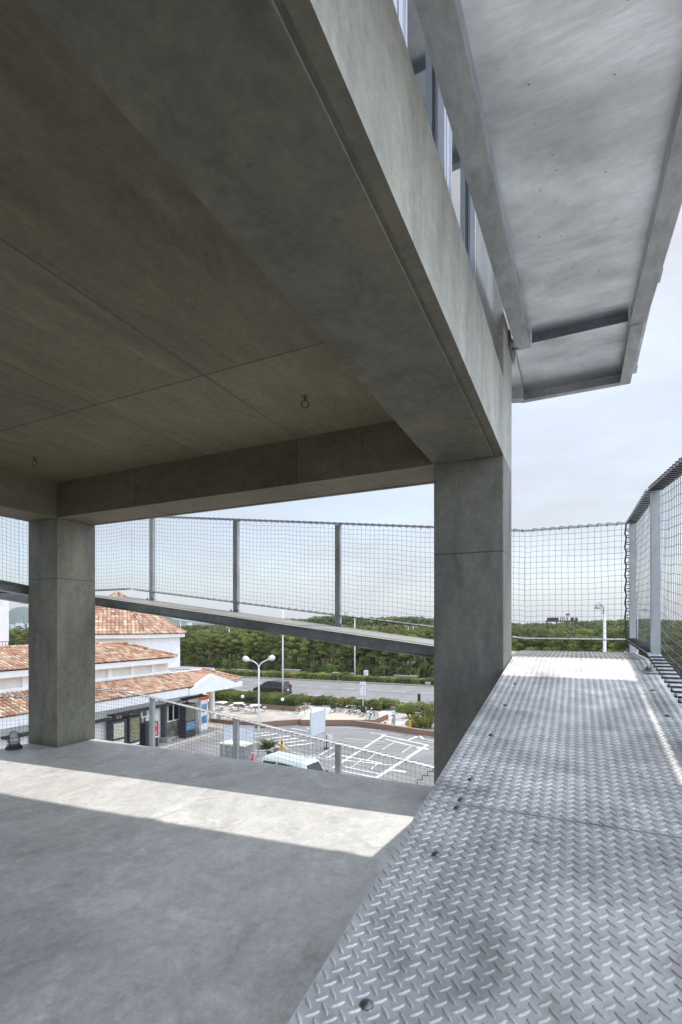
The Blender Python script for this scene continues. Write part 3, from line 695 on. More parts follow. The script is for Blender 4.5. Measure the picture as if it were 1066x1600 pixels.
def pine_proto(i,H_,Wd):
    rng=np.random.default_rng(40+i); rd=random.Random(i)
    root=thing('pine_tree','','tree',(0,0,0),'pine trees of the grove beyond the road',local=True)
    m=MB(); lean=rd.uniform(-.5,.5); pts=[(0,0,-.2),(lean*.2,.05,H_*.22),(lean*.7,-.1,H_*.45),(lean,.1,H_*.7),(lean*1.1,0,H_*.86)]
    m.tube(pts,[.17,.14,.11,.07,.03],7); cs=[];rs=[]
    for k in range(15):
        a=k*2.4+rd.uniform(-.4,.4); p0=Vector(pts[1]).lerp(Vector(pts[2]),.35).lerp(Vector(pts[4]),(k/15)*.95); ln=Wd*(1-.5*(k/15)**1.5)*rd.uniform(.6,1.05)
        p1=p0+Vector((math.cos(a)*ln,math.sin(a)*ln,rd.uniform(.2,.6))); m.tube([p0,p0.lerp(p1,.5)+Vector((0,0,.12)),p1],[.05,.035,.015],5,cap=False)
        cs.append(tuple(p1+Vector((0,0,.15)))); rs.append(rd.uniform(.55,.95)); 
        if rd.random()<.7: cs.append(tuple(p0.lerp(p1,.45)+Vector((0,0,.3)))); rs.append(rd.uniform(.5,.8))
    cs.append((lean*1.1,0,H_*.93)); rs.append(.8)
    m.build('trunk',bark,root,True)
    P,Nn,T=blobs(rng,cs,rs,210,.55)
    leafy('crown',P,Nn,.13,T,pine,root)
    return root
protos=[pine_proto(i,h,w) for i,(h,w) in enumerate(((7.2,1.9),(6.4,2.2),(7.8,1.7),(5.8,1.8),(6.9,2.3)))]
spots=[]
rd=random.Random(3)
y=80.0; row=0
while y<132 and len(spots)<290:
    x0=xat(-30,y)-2; x1=xat(1085,y)+2; x=x0+rd.uniform(0,3)
    while x<x1:
        u=U0  # keep only trees that can be seen between the buildings
        spots.append((x+rd.uniform(-.8,.8),y+rd.uniform(-1.6,1.6))); x+=rd.uniform(2.6,3.9)*(1+.012*(y-80)*2)
    y+=4.2+.10*(y-80); row+=1
spots=[s for s in spots if not(-73<s[0]<-46 and s[1]<0)][:285]
for i,(x,y) in enumerate(spots):
    o=protos[i] if i<5 else copy_tree(protos[i%5])
    o.location=(x,y,G); o.rotation_euler=(0,0,rd.uniform(0,6.28)); s=rd.uniform(.86,1.1)+max(0,(x+20))*.001; o.scale=(s,s,s*rd.uniform(.94,1.06))
    uu=U0+FPX*(x*CY+y*SY)/(-x*SY+y*CY)
    reg='hidden or half hidden by the tiled tower' if uu<285 else 'between the tiled tower and the tall straight pole' if uu<442 else 'between the tall straight pole and the far kerb lamp' if uu<555 else 'between the far kerb lamp and the right column' if uu<680 else 'behind the right column' if uu<800 else 'under the lookout platform, behind the landing net' if uu<925 else 'at the right, around the two lamp posts'
    o['label']=('front row pine ' if y<84 else 'deeper grove pine ')+reg
ug=[]
rngu=np.random.default_rng(9); P=[];Nn=[];T=[]
for k in range(2600):
    y=rngu.uniform(79.2,100)if k<1700 else rngu.uniform(100,135); x=rngu.uniform(xat(-30,y)-2,xat(1085,y)+2); r_=rngu.uniform(.5,1.1)
    d=rngu.normal(0,1,(24,3)); d/=np.linalg.norm(d,axis=1)[:,None]; d[:,2]=np.abs(d[:,2]); P.append(np.array([x,y,G+rngu.uniform(-.3,.6)])+d*r_); Nn.append(d); T.append(np.full(24,rngu.uniform(0,1)))
o=leafy('undergrowth',np.concatenate(P),np.concatenate(Nn),.22,np.concatenate(T),pine); o['kind']='stuff'; o['label']='bushy undergrowth between the pine trunks of the grove'; o['category']='undergrowth'
# far woods as stuff
rng=np.random.default_rng(5)
def wood(name,label,n,fx,size,hfun):
    P=[];Nn=[];T=[]
    for k in range(n):
        x,y,z0,r_=fx(rng); 
        d=rng.normal(0,1,(26,3)); d/=np.linalg.norm(d,axis=1)[:,None]; d[:,2]=np.abs(d[:,2])
        P.append(np.array([x,y,z0])+d*r_*np.array([1,1,.7])); Nn.append(d+np.array([0,0,.2])); T.append(np.full(26,rng.uniform(0,.8)))
    o=leafy(name,np.concatenate(P),np.concatenate(Nn),size,np.concatenate(T),pine)
    tag(o,label,None,kind='stuff'); o['category']='woods'; return o
def fx1(r):
    y=r.uniform(134,200); x=r.uniform(-175,50); return x,y,G+5.2+r.uniform(-2.5,1.2)+(y-134)*.012,r.uniform(1.6,2.6)
wood('far_wood','mass of pine tops continuing behind the grove',5200,fx1,.55,None)
def fx2(r):
    y=r.uniform(262,300); x=r.uniform(-210,70); hill=10.8+.8*math.sin(x*.045+1)+.6*math.sin(x*.13)
    if x>-35: hill=8.2+1.0*math.sin(x*.06)
    return x,y,G+hill*r.uniform(.3,1),r.uniform(2,3.6)
wood('distant_wood','dark wooded ridge on the skyline above the grove',5200,fx2,.95,None)
def hedge(label,poly_pts,w,h,z=G,mat=hedgeM,size=.09,dens=150,rough=.12,group='clipped hedges'):
    t=thing('hedge',label,'hedge',(poly_pts[0][0],poly_pts[0][1],z),group)
    rng=np.random.default_rng(int(abs(poly_pts[0][0]*100))+3); P=[];Nn=[];T=[]; m=MB(); off=Vector((poly_pts[0][0],poly_pts[0][1],z))
    for (a,b_) in zip(poly_pts[:-1],poly_pts[1:]):
        a=Vector((*a,0)); b_=Vector((*b_,0)); d=b_-a; L=d.length; d.normalize(); n=Vector((-d.y,d.x,0))
        def pt(s,w_,h_): v=a+d*s+n*w_; return (v.x,v.y,z+h_)
        k=int(dens*L*(w+2*h)); s=rng.uniform(-.1,L+.1,k)
        lump=1+rough*np.sin(s*2.1+a.x)+rough*.8*np.sin(s*5.3+1.7*a.y)
        q=rng.random(k)*(w+2*h); ww=np.where(q<h,-w/2,np.where(q<h+w,q-h-w/2,w/2)); hh=np.where(q<h,q,np.where(q<h+w,h,2*h+w-q)); 
        nz=np.where((q>h)&(q<h+w),1.0,.25); nw=np.where(q<h,-1.0,np.where(q<h+w,0,1.0))
        jit=rng.normal(0,.055,(k,2)); hh2=hh*lump+jit[:,0]; ww2=ww*(.9+.1*lump)+jit[:,1]
        P.append(np.stack([a.x+d.x*s+n.x*ww2,a.y+d.y*s+n.y*ww2,z+np.maximum(hh2,.02)],1)); Nn.append(np.stack([n.x*nw,n.y*nw,nz],1)); T.append(.5+.35*np.sin(s*1.3+a.x*2)+.2*np.sin(s*4))
        c=.82
        m.hexa([pt(0,-w/2*c,0),pt(L,-w/2*c,0),pt(L,w/2*c,0),pt(0,w/2*c,0),pt(0,-w/2*c,h*c),pt(L,-w/2*c,h*c),pt(L,w/2*c,h*c),pt(0,w/2*c,h*c)])
    leafy('leaves',np.concatenate(P),np.concatenate(Nn),size,np.concatenate(T),mat,t); m.build('twigs',core,t)
    return t
def ln(*uv,z=G): return [gp(u,v,z) for u,v in uv]
hedge('roadside hedge row behind the bicycles left of the gap',[(-42,46.4),(-30,46.6),(-17.2,46.3)],1.6,.75,mat=flowerM,size=.10)
hedge('roadside hedge right of the gap beside the right column',[(-15.6,46.3),(-7,45.6),(4,45.0)],1.6,.8,mat=flowerM,size=.10)
pl=MB(); pl.box((-36,41.9,G+.03),(-24.2,43.6,G+.42)); o=pl.build('brick_planter',brick); tag(o,'long low red brick planter under the café hedge','planter')
hedge('trimmed hedge growing in the long red brick planter',[(-36,42.75),(-24.6,42.75)],1.3,.75,z=G+.42,size=.085)
for i,(a,b_,h) in enumerate((((-75,68.0),(-48,68.6),.7),((-47.5,68.6),(-33,69.6),.75),((-32.4,69.6),(-20,69.9),.6),((-19.7,69.9),(6,69.4),.65),((7,69.4),(34,69),.7))):
    hedge('low hedge along the far side of the road, '+('far left stretch','left stretch behind the double headed lamp','middle stretch by the white cabinet','stretch running behind the right column','rightmost stretch')[i],[a,b_],2.0,h,mat=flowerM,dens=90,size=.12)
for i,(x0,x1) in enumerate(((-62,-56),(-52,-45.5),(-42.5,-36),(-33.8,-28.6),(-26.5,-22.6),(-20,-15),(-13,-4))):
    hedge('dark block of hedge in front of the pines, number set apart by its benches'.replace('number set apart by its benches',('beside the tiled porch','behind the left lamp head','right of the tall pole','left of the second bench','above the white cabinet','above the right bench','hidden behind the right column')[i]),[(x0,78.2),(x1,78.2)],1.8,1.35,dens=60,size=.15,mat=hedgeM)
def shrub(label,x,y,r_,h,mat=flowerM,z=G,group='round shrubs'):
    t=thing('shrub',label,'shrub',(x,y,z),group); rng=np.random.default_rng(int(abs(x*77+y*13)))
    cs=[(x+rng.normal(0,r_*.45),y+rng.normal(0,r_*.45),z+h*rng.uniform(.3,.75)) for _ in range(9)]; P,Nn,T=blobs(rng,cs,[r_*.55]*9,260,.8)
    leafy('leaves',P,Nn,.09,T,mat,t)
    m=MB()
    for k in range(5): m.tube([(x,y,z),(x+.5*r_*math.cos(k*1.3),y+.5*r_*math.sin(k*1.3),z+h*.6)],.03,4)
    m.build('stems',bark,t)
shrub('large round bush against the right column beside the bicycles',*gp(672,1138),1.5,2.1); shrub('smaller bush at the foot of the large round bush',*gp(655,1141),.9,1.0)
shrub('yellow green bush in the gap of the roadside hedge',*gp(606,1108),1.1,.9); shrub('yellow tuft by the far road edge',-33.0,71.8,.8,1.2); shrub('bushy shrub behind the right hand bicycles',*gp(640,1122),1.0,1.2,hedgeM)
# palm by the van
px,py=gp(419,1203); t=thing('palm','spiky palm top showing above the floor edge beside the white van','palm',(px,py,G))
MB().tube([(px,py,G-.1),(px+.05,py,G+1.1)],[.16,.12],8).build('trunk',bark,t)
m=MB(); rd2=random.Random(5)
for k in range(26):
    a=k*2.4; el=rd2.uniform(-.1,1.15); L=rd2.uniform(.9,1.2); d=Vector((math.cos(a)*math.cos(el),math.sin(a)*math.cos(el),math.sin(el))); s=Vector((-math.sin(a),math.cos(a),0)); b0=Vector((px+.05,py,G+1.1))
    for q in range(-4,5):
        dd=(d+s*q*.13).normalized(); e=b0+dd*L-Vector((0,0,.12)); w=s*.035
        m.add([b0+d*.25-w,b0+d*.25+w,e],[(0,1,2)])
m.build('fronds',leafmat('palm_leaf',(.05,.08,.03),(.09,.13,.05),.2),t)
# ================================================================ station building with tiled roofs
st=thing('tiled_building','white building with terracotta tiled roofs, arcade and octagonal tower','building',(-30,20,G))
roofm=tintmat('roof_tile',.75,.22)
cols=[(.43,.25,.16),(.38,.20,.125),(.47,.31,.21),(.50,.36,.26),(.34,.17,.11),(.44,.27,.18),(.54,.42,.31),(.41,.25,.17),(.47,.32,.22),(.29,.14,.09),(.53,.41,.30)]
def tiles(name,E0,E1,Rr,poly,parent,tw=.26,tl=.36,seed=1):
    "E0-E1 eave line, Rr any point up slope; poly test in (s,t) metres"
    rd=random.Random(seed); E0=Vector(E0);E1=Vector(E1);Rr=Vector(Rr); u=(E1-E0).normalized(); w=Rr-E0; w=(w-u*w.dot(u)); L=(E1-E0).length; Hs=w.length; w.normalize(); n=u.cross(w).normalized()
    if n.z<0: n=-n
    m=MB(); ns=int(L/tw); nt=int(Hs/tl)+1
    def inside(s,t_):
        c=False; j=len(poly)-1
        for i in range(len(poly)):
            if (poly[i][1]>t_)!=(poly[j][1]>t_) and s<(poly[j][0]-poly[i][0])*(t_-poly[i][1])/(poly[j][1]-poly[i][1])+poly[i][0]: c=not c
            j=i
        return c
    for i in range(ns):
        s=(i+.5)*tw
        for j in range(nt):
            t_=j*tl
            if not inside(s,min(t_+tl*.5,Hs-.02)): continue
            c=rd.choice(cols); k=rd.uniform(.8,1.12); c=tuple(x*k for x in c)
            vs=[]
            for (tt,lift,sc) in ((t_-.03,.035,1.0),(t_+tl+.02,.008,.86)):
                for a in (0,36,72,108,144,180):
                    vs.append(E0+u*(s-math.cos(R(a))*tw*.40*sc)+w*tt+n*(lift+math.sin(R(a))*.075*sc))
            fs=[(q,q+1,q+7,q+6) for q in range(5)]+[(0,1,2,3,4,5)]
            m.add(vs,fs,c)
            c2=tuple(x*.62 for x in c) # pan tile between
            m.add([E0+u*(s+tw*.28)+w*(t_-.02)+n*.03,E0+u*(s+tw*.72)+w*(t_-.02)+n*.03,E0+u*(s+tw*.72)+w*(t_+tl)+n*.012,E0+u*(s+tw*.28)+w*(t_+tl)+n*.012],[(0,1,2,3)],c)
    pp=[E0+u*a+w*b_ for a,b_ in poly]
    m.add(pp,[tuple(range(len(pp)))],(.40,.20,.12))
    return m.build(name,roofm,parent)
def hipcap(m,a,b_,seed=2):
    a=Vector(a);b_=Vector(b_);L=(b_-a).length;n=int(L/.36); rd=random.Random(seed)
    for k in range(n):
        p=a.lerp(b_,k/n)+Vector((0,0,.07)); q=a.lerp(b_,(k+1.1)/n)+Vector((0,0,.05)); c=rd.choice(cols); m.tube([p,q],[.11,.09],7,c)
# walls lower block
wl=MB(); wl.box((-27.0,2,G),(-26.7,30.4,-3.70)); wl.box((-40,30.1,G),(-27.0,30.4,-3.7)); wl.box((-40,2,-3.69),(-28.05,34,-2.45)); wl.build('wall',white,st)
sf_=MB(); sf_.box((-26.99,2,-3.76),(-25.5,34.0,-3.705)); sf_.box((-30.9,30.45,-3.76),(-27.0,34.0,-3.705)); sf_.build('soffit',cream,st)
fa=MB(); fa.box((-25.5,2,-3.78),(-25.36,27.8,-3.24)); fa.box((-25.5,27.805,-3.78),(-25.20,34.04,-3.38)); fa.box((-31,33.9,-3.78),(-25.505,34.04,-3.38)); fa.build('fascia',white,st)
ga=MB(); ga.add([(-25.2,27.8,-3.379),(-25.2,33.2,-3.379),(-25.2,30.3,-2.45),(-25.6,27.8,-3.379),(-25.6,33.2,-3.379),(-25.6,30.3,-2.45)],[(0,1,2),(3,5,4),(0,3,4,1),(1,4,5,2),(2,5,3,0)]); ga.build('gable',white,st)
pa=MB(); pa.box((-28.12,2,-2.50),(-27.96,32.3,-2.30)); pa.build('parapet',white,st)
fl=MB(); fl.box((-40,29.0,-2.44),(-28.13,34,-2.36)); fl.build('flat_roof',plain('grey_membrane',(.28,.28,.29),.8,0,.2,1),st)
tiles('roof',(-25.33,2,-3.20),(-25.33,34.1,-3.20),(-27.95,2,-2.42),[(0,0),(32.1,0),(30.3,2.72),(0,2.72)],st,seed=3)
tiles('roof',(-25.33,34.1,-3.20),(-40,34.1,-3.20),(-26,31.5,-2.42),[(0,0),(14,0),(14,2.72),(2.7,2.72)],st,seed=4)
hc=MB(); hipcap(hc,(-25.33,34.1,-3.15),(-27.95,32.3,-2.38)); hc.build('hip_tiles',roofm,st)
m=MB(); m.add([(-25.61,27.9,-3.3),(-25.61,30.3,-2.44),(-27.8,30.3,-2.44)],[(0,1,2)],(.42,.26,.18)); m.add([(-25.61,33.1,-3.3),(-25.61,30.3,-2.44),(-27.8,30.3,-2.44)],[(0,1,2)],(.42,.26,.18)); m.build('porch_roof',roofm,st)
for (u,v) in ((331,1128),(345,1131),(288,1112)):
    x,y=gp(u,v); m=MB()
    if u==331: m.lathe([(.30,G+.1),(.27,G+.18),(.25,G+.3),(.24,-3.95),(.30,-3.85),(.31,-3.77)],(x,y,0),18); m.build('pillar',white,st,True)
    elif u==345: m.box((x-.2,y-.2,G+.1),(x+.2,y+.2,G+.85)); m.build('pier',cream,st)
# upper block
ub=MB(); ub.box((-40,2,-2.30),(-28.25,28.73,-1.20)); ub.build('wall',cream,st)
pi=MB()
for y in np.arange(4.6,28.9,1.88): pi.box((-28.245,y-.16,-2.295),(-28.1,y+.16,-1.54))
pi.box((-28.245,2,-2.295),(-28.05,28.74,-2.17)); pi.build('pilaster_row',white,st)
fb=MB(); fb.box((-28.3,2,-1.545),(-27.7,29.05,-1.19)); fb.box((-40,28.735,-1.545),(-28.305,29.05,-1.19)); fb.build('fascia',white,st)
tiles('roof',(-27.62,2,-1.13),(-27.62,29.1,-1.13),(-31,2,-.12),[(0,0),(27.1,0),(24.9,3.53),(0,3.53)],st,seed=8)
tiles('roof',(-27.62,29.1,-1.13),(-36,29.1,-1.13),(-28,26.95,-.12),[(0,0),(8.3,0),(6,2.37),(3.38,2.37)],st,seed=9)
tiles('roof',(-34.38,2,-1.13),(-34.38,26.9,-1.13),(-31,2,-.12),[(0,0),(24.9,0),(24.9,3.53),(0,3.53)],st,seed=10)
hc=MB(); hipcap(hc,(-27.62,29.1,-1.08),(-31,26.95,-.08)); hipcap(hc,(-31,26.95,-.08),(-31,2,-.08)); hc.build('hip_tiles',roofm,st)
rl=MB(); rl.box((-31.06,6,.30),(-31.0,24.0,.33))
for y in np.arange(6,24,.17): rl.box((-31.045,y,-.05),(-31.02,y+.02,.30))
rl.build('balustrade',darkm,st)
# octagonal tower
cx,cy=-36.7,31.3; Ro=5.93; ang0=math.atan2(-cy,-cx); V=[(math.cos(ang0+R(22.5+45*k)),math.sin(ang0+R(22.5+45*k))) for k in range(8)]
MB().prism([(cx+a*(Ro-.42),cy+b_*(Ro-.42)) for a,b_ in V],G,.26).build('tower_wall',white,st)
MB().prism([(cx+a*Ro,cy+b_*Ro) for a,b_ in V],.2605,.56).build('tower_cornice',white,st)
hc=MB()
for k in range(8):
    a=Vector((cx+V[k][0]*(Ro+.1),cy+V[k][1]*(Ro+.1),.60)); b_=Vector((cx+V[(k+1)%8][0]*(Ro+.1),cy+V[(k+1)%8][1]*(Ro+.1),.60)); ap=Vector((cx,cy,4.2))
    if k in (6,7,0,1,5): 
        L=(b_-a).length; mid=(a+b_)/2; hs=(ap-mid).length; tiles('tower_roof',a,b_,tuple(ap),[(0,0),(L,0),(L/2,hs)],st,tw=.30,tl=.40,seed=20+k)
    else: MB().add([a,b_,ap],[(0,1,2)],(.5,.27,.17)).build('tower_roof',roofm,st)
    hipcap(hc,a,ap,k)
hc.build('hip_tiles',roofm,st)
ww=MB(); 
x,y=-27.9,0
twn=MB(); yy=33.2
# small window low on the tower side facing the viewer
d1=Vector((V[0][0]*(Ro-.42)+cx,V[0][1]*(Ro-.42)+cy,0)); d0=Vector((V[1][0]*(Ro-.42)+cx,V[1][1]*(Ro-.42)+cy,0))
# windows and doors of the shop front
gl_d,t_,b_=newmat('shop_glass'); b_.inputs['Base Color'].default_value=(.03,.035,.035,1); b_.inputs['Roughness'].default_value=.08; b_.inputs['IOR'].default_value=1.6
inside=plain('dim_interior',(.16,.15,.11),.9,0,.6,2)
def shopwin(y0,y1,z0,z1,nm=2,low=None):
    f=MB(); X_=-26.69
    f.box((X_-.0,y0,z0),(X_+.07,y0+.09,z1)); f.box((X_,y1-.09,z0),(X_+.07,y1,z1)); f.box((X_,y0+.091,z0),(X_+.068,y1-.091,z0+.09)); f.box((X_,y0+.091,z1-.09),(X_+.068,y1-.091,z1))
    for k in range(1,nm): y=y0+(y1-y0)*k/nm; f.box((X_,y-.05,z0+.091),(X_+.066,y+.05,z1-.091))
    fr=f.build('window',whitem,st); MB().box((X_+.005,y0+.05,z0+.05),(X_+.03,y1-.05,z1-.05)).build('pane',gl_d,fr)
    return fr
MB().box((-26.695,26.72,-6.85),(-26.66,29.0,-4.32)).build('dark_panel',inside,st)
shopwin(27.05,28.85,-5.72,-4.40,3)
MB().box((-26.69,26.45,-7.0),(-26.40,26.68,-4.35)).build('dark_post',darkm,st)
MB().box((-26.69,26.3,G+.13),(-25.9,26.75,G+.45)).build('post_footing',kerbm,st)
MB().box((-26.69,22.55,-6.9),(-26.64,25.15,-4.42)).build('doorway',inside,st)
for y in (22.9,23.75,24.6): MB().box((-26.638,y,-5.0),(-26.56,y+.11,-4.42)).build('door_post',whitem,st)
shopwin(22.2,22.8,-5.0,-4.42,1); shopwin(24.75,25.15,-6.6,-4.9,1)
MB().box((-26.69,22.0,-4.42),(-26.05,27.6,-4.34)).box((-26.1,22.0,-4.34),(-26.0,27.6,-4.24)).build('canopy',darkm,st)
MB().box((-26.69,19.3,-4.62),(-26.1,22.0,-4.52)).build('canopy',darkm,st)
MB().box((-26.69,28.4,-4.25),(-26.0,30.7,-4.16)).build('canopy',darkm,st)
for y in (29.2,29.62): MB().box((-26.69,y,-4.04),(-26.66,y+.28,-3.86)).build('vent',darkm,st)
MB().box((-26.69,29.02,-6.9),(-26.45,29.35,-4.3)).build('pilaster',white,st)
# left part of the arcade: dark windows
shopwin(15.9,16.5,-5.9,-4.7,1); shopwin(17.0,18.0,-6.3,-4.6,2); MB().box((-26.69,15.6,-4.55),(-26.2,18.9,-4.42)).build('canopy',darkm,st)
shopwin(12.5,14.8,-6.3,-4.6,3)
# upper-left white block, a separate building
wb=thing('white_building','plain tall white building standing left behind the tiled roof','building',(-38,15,G))
yy=34*18.59/31.0
MB().box((-44,8,G),(-34,yy,3.3)).build('wall',white,wb); MB().box((-33.99,yy-1.15,G),(-33.97,yy-1.12,3.2)).build('wall_seam',plain('seam_grey',(.4,.4,.4)),wb); MB().box((-44.1,7.9,3.3),(-33.9,yy+.1,3.45)).build('roof_edge',white,wb)
# ================================================================ things along the shop front
poster=plain('poster_paper',(.48,.47,.36),.7,0,.45,9); red=plain('red_plastic',(.45,.03,.05),.45,0,.1,4); blue=plain('blue_poster',(.12,.22,.36),.5,0,.7,7); red_w=plain('pale_red_stripe',(.75,.55,.55),.6)
def atX(u,v,X_):
    a=(u-U0)/FPX; rx,ry,rz=CY*a-SY,SY*a+CY,(V0-v)/FPX; k=X_/rx; return ry*k,EYE+rz*k
def panel(name,label,cat,u0,u1,vt,vb,X_,dp,body,faces,group=None):
    y0=atX(u0,vt,X_)[0]; y1=atX(u1,vt,X_)[0]; zt=atX(u0,vt,X_)[1]
    t=thing(name,label,cat,(X_-dp/2,(y0+y1)/2,G+.13),group)
    MB().box((X_-dp,y0,G+.13),(X_,y1,zt)).build('body',body,t,bevel=.02)
    for nm,(a,b_,c,d),mt in faces:
        h=zt-(G+.13); MB().box((X_+.001,y0+(y1-y0)*a,G+.13+h*c),(X_+.015,y0+(y1-y0)*b_,G+.13+h*d)).build(nm,mt,t)
    return t
panel('notice_case','black framed notice case with two pale sheets on the shop pavement','notice board',175,199,1128,1160,-26.0,.5,darkm,(('map_sheet',(.1,.78,.52,.93),poster),('notice_sheet',(.1,.78,.1,.46),plain('grey_sheet',(.55,.55,.53),.6,0,.25,8))))
panel('display_case','tall dark display case filled with small leaflets, left of the red machine','display case',202,220,1121,1163,-26.0,.6,darkm,(('leaflet_panel',(.1,.85,.32,.95),plain('leaflets',(.20,.19,.10),.6,0,.8,14)),('shelf',(.1,.85,.2,.26),whitem)))
v=panel('vending_machine','dark and red vending machine between the display case and the window','vending machine',229,247.5,1131,1168,-25.9,.7,darkm,(('red_panel',(.62,.99,.45,.99),red),('white_label',(.64,.97,.36,.42),whitem)))
y0=atX(229,1131,-25.9)[0]; y1=atX(247.5,1131,-25.9)[0]
for k,(a,b_) in enumerate(((.66,.9),(.56,.72))):
    MB().tube([(-25.88,y0+(y1-y0)*(.70+.03*q+.05*math.sin(q)),-7+2.15*(a+.0)-.0+.05*q-.35*k) for q in range(6)],.03,5).build('swirl',red_w,v)
panel('drink_machine','dark vending machine with a blue glowing lower front at the window end','vending machine',290,306,1101,1150,-25.75,.6,darkm,(('bottle_window',(.06,.94,.5,.97),plain('bottles',(.14,.13,.08),.4,0,.8,14)),('blue_front',(.08,.94,.22,.46),blue)))
t=thing('poster_stand','pale upright stand with blue posters on a stone plinth by the arcade','poster stand',(-26,31.6,G+.13))
x,y=gp(320,1143,G+.13); MB().box((x-.45,y-.9,G+.13),(x+.35,y+.6,G+.28)).build('plinth',kerbm,t); MB().box((x-.1,y-.55,G+.28),(x+.08,y+.25,G+2.6)).build('panel',whitem,t)
MB().box((x+.081,y-.45,G+1.7),(x+.09,y+.15,G+2.3)).box((x+.081,y-.45,G+.8),(x+.09,y+.15,G+1.4)).build('poster',blue,t)
# long orange and red board
t=thing('long_board','long pointed red and orange board resting on two trestles beyond the arcade','board',(-29,33,G))
a=Vector((*gp(306,1096,-5.2),-5.2)); b2=Vector((*gp(330,1086,-4.9),-4.9)); m=MB()
m.tube([a.lerp(b2,q) for q in (0,.1,.3,.6,.85,1)],[.05,.22,.27,.24,.12,.02],10,(.55,.07,.02)); m.build('hull',plain('orange_red_gloss',(.55,.09,.02),.3,0,.1,3),t,True)
m=MB(); m.tube([a.lerp(b2,q)+Vector((.02,-.05,.14)) for q in (.25,.5,.8,1)],[.05,.12,.08,.01],8); m.build('orange_stripe',plain('yellow_orange',(.75,.34,.05),.35),t)
for q in (.2,.75):
    c=a.lerp(b2,q); MB().tube([(c.x-.3,c.y,G),(c.x,c.y,c.z-.1)],.03,5).tube([(c.x+.3,c.y,G),(c.x,c.y,c.z-.1)],.03,5).build('trestle',darkm,t)
# ================================================================ lamps, poles, signs
def pole(label,x,y,h,r_=.09,arm=None,group='tall street lamps',head=True):
    t=thing('street_lamp',label,'street lamp',(x,y,G),group)
    MB().tube([(x,y,G),(x,y,G+h*.5),(x,y,G+h)],[r_*1.25,r_,r_*.7],10).build('pole',whitem,t,True)
    MB().lathe([(r_*2.2,0),(r_*2.2,.05),(r_*1.4,.08),(r_*1.3,.4)],(x,y,G),10).build('base',kerbm,t)
    if arm:
        dx,dy=arm; n=6; P=[(x+dx*q/n,y+dy*q/n,G+h+.35*math.sin(q/n*math.pi*.6)) for q in range(n+1)]
        MB().tube(P,.045,6).build('arm',whitem,t,True)
        e=P[-1]; L_=math.hypot(dx,dy); ux,uy=dx/L_,dy/L_
        MB().tube([(e[0]-ux*.1,e[1]-uy*.1,e[2]),(e[0]+ux*.15,e[1]+uy*.15,e[2]),(e[0]+ux*.5,e[1]+uy*.5,e[2]-.03),(e[0]+ux*.62,e[1]+uy*.62,e[2]-.04)],[.05,.13,.11,.03],8).build('lamp_head',g_chan,t,True)
    elif head:
        MB().lathe([(.06,0),(.16,.03),(.16,.10),(.05,.15)],(x,y,G+h),10).build('lamp_head',whitem,t)
    return t
x,y=gp(442,1090); pole('tall straight white pole rising behind the dark car',x,y,10.5)
x,y=gp(554.5,1062.5); pole('tall white street lamp with an arm reaching left at the far kerb',x,y,10.0,arm=(-1.0,-.3))
x,y=xat(945,46.5),46.5; t=pole('white lamp post beyond the landing near the corner post',x,y,9.3,r_=.15,head=False)
MB().tube([(x-.1,y,G+9.3),(x-.1,y,G+9.9),(x-.5,y,G+10.3),(x-.55,y,G+10.2)],.04,5).build('arm',darkm,t)
MB().lathe([(.28,0),(.2,.25),(.08,.5)],(x-.5,y,G+9.75),12).build('lamp_shade',g_chan,t,True)
x,y=xat(996.5,66.),66.; pole('slim lamp post right of the corner post with a bent top',x,y,9.9,r_=.08,arm=(.5,.15))
# small distant lamps
for i,(u,v,yy_) in enumerate(((638,980,140.),(646,979,142.),(282,971,130.),(358,982,118.),(867,986,140))):
    x=xat(u,yy_); zt=EYE+(V0-v)/FPX*(-x*SY+yy_*CY); pole(('distant lamp left of the right column','thin distant pole beside the small lamp','lamp just above the tiled tower eave','white lamp head showing under the far ramp','slim white pole under the lookout platform')[i],x,yy_,zt-G,r_=.11,arm=(-.8,0) if i in (0,2,3) else None,group='small far lamps')
# double headed lamp
x,y=gp(404.5,1182); dl=thing('double_lamp','white double headed lamp with two swan neck arms in the car park','street lamp',(x,y,G))
zt=EYE+(V0-1040)/FPX*(-x*SY+y*CY)
MB().tube([(x,y,G),(x,y,zt-1),(x,y,zt-.15)],[.07,.055,.05],10).build('pole',whitem,dl,True)
rx,ry=CY,SY
for s in (-1,1):
    P=[(x,y,zt-.2)]+[(x+s*rx*q,y+s*ry*q,zt-.05+hh) for q,hh in ((.03,0),(.10,.14),(.25,.27),(.45,.36),(.62,.46 if s>0 else .40))]
    MB().tube(P,.035,7).build('arm',whitem,dl,True)
    e=P[-1]; MB().tube([(e[0]-s*rx*.05,e[1],e[2]-.02),(e[0]+s*rx*.12,e[1]+s*ry*.12,e[2]+.05),(e[0]+s*rx*.3,e[1]+s*ry*.3,e[2]+.10),(e[0]+s*rx*.42,e[1]+s*ry*.42,e[2]+.11)],[.06,.16,.19,.06],12).build('lamp_head',whitem,dl,True)
# blank white board on two posts
x0,y0=gp(485.5,1178); x1,y1=gp(507.5,1169)
t=thing('blank_sign','blank pale grey board on two posts in the car park','sign board',(x0,y0,G)); zt=-4.45
d=Vector((x1-x0,y1-y0,0)).normalized(); n=Vector((-d.y,d.x,0))*.03
m=MB(); q=[Vector((x0,y0,0))-n,Vector((x1,y1,0))-n,Vector((x1,y1,0))+n,Vector((x0,y0,0))+n]; m.hexa([(p.x,p.y,-5.95) for p in q]+[(p.x,p.y,zt) for p in q]); m.build('board',plain('board_grey',(.55,.57,.60),.5,0,.05,2),t)
for (a,c) in ((x0,y0),(x1,y1)): MB().tube([(a,c,G),(a,c,zt+.08)],.05,8).build('post',g_post,t)
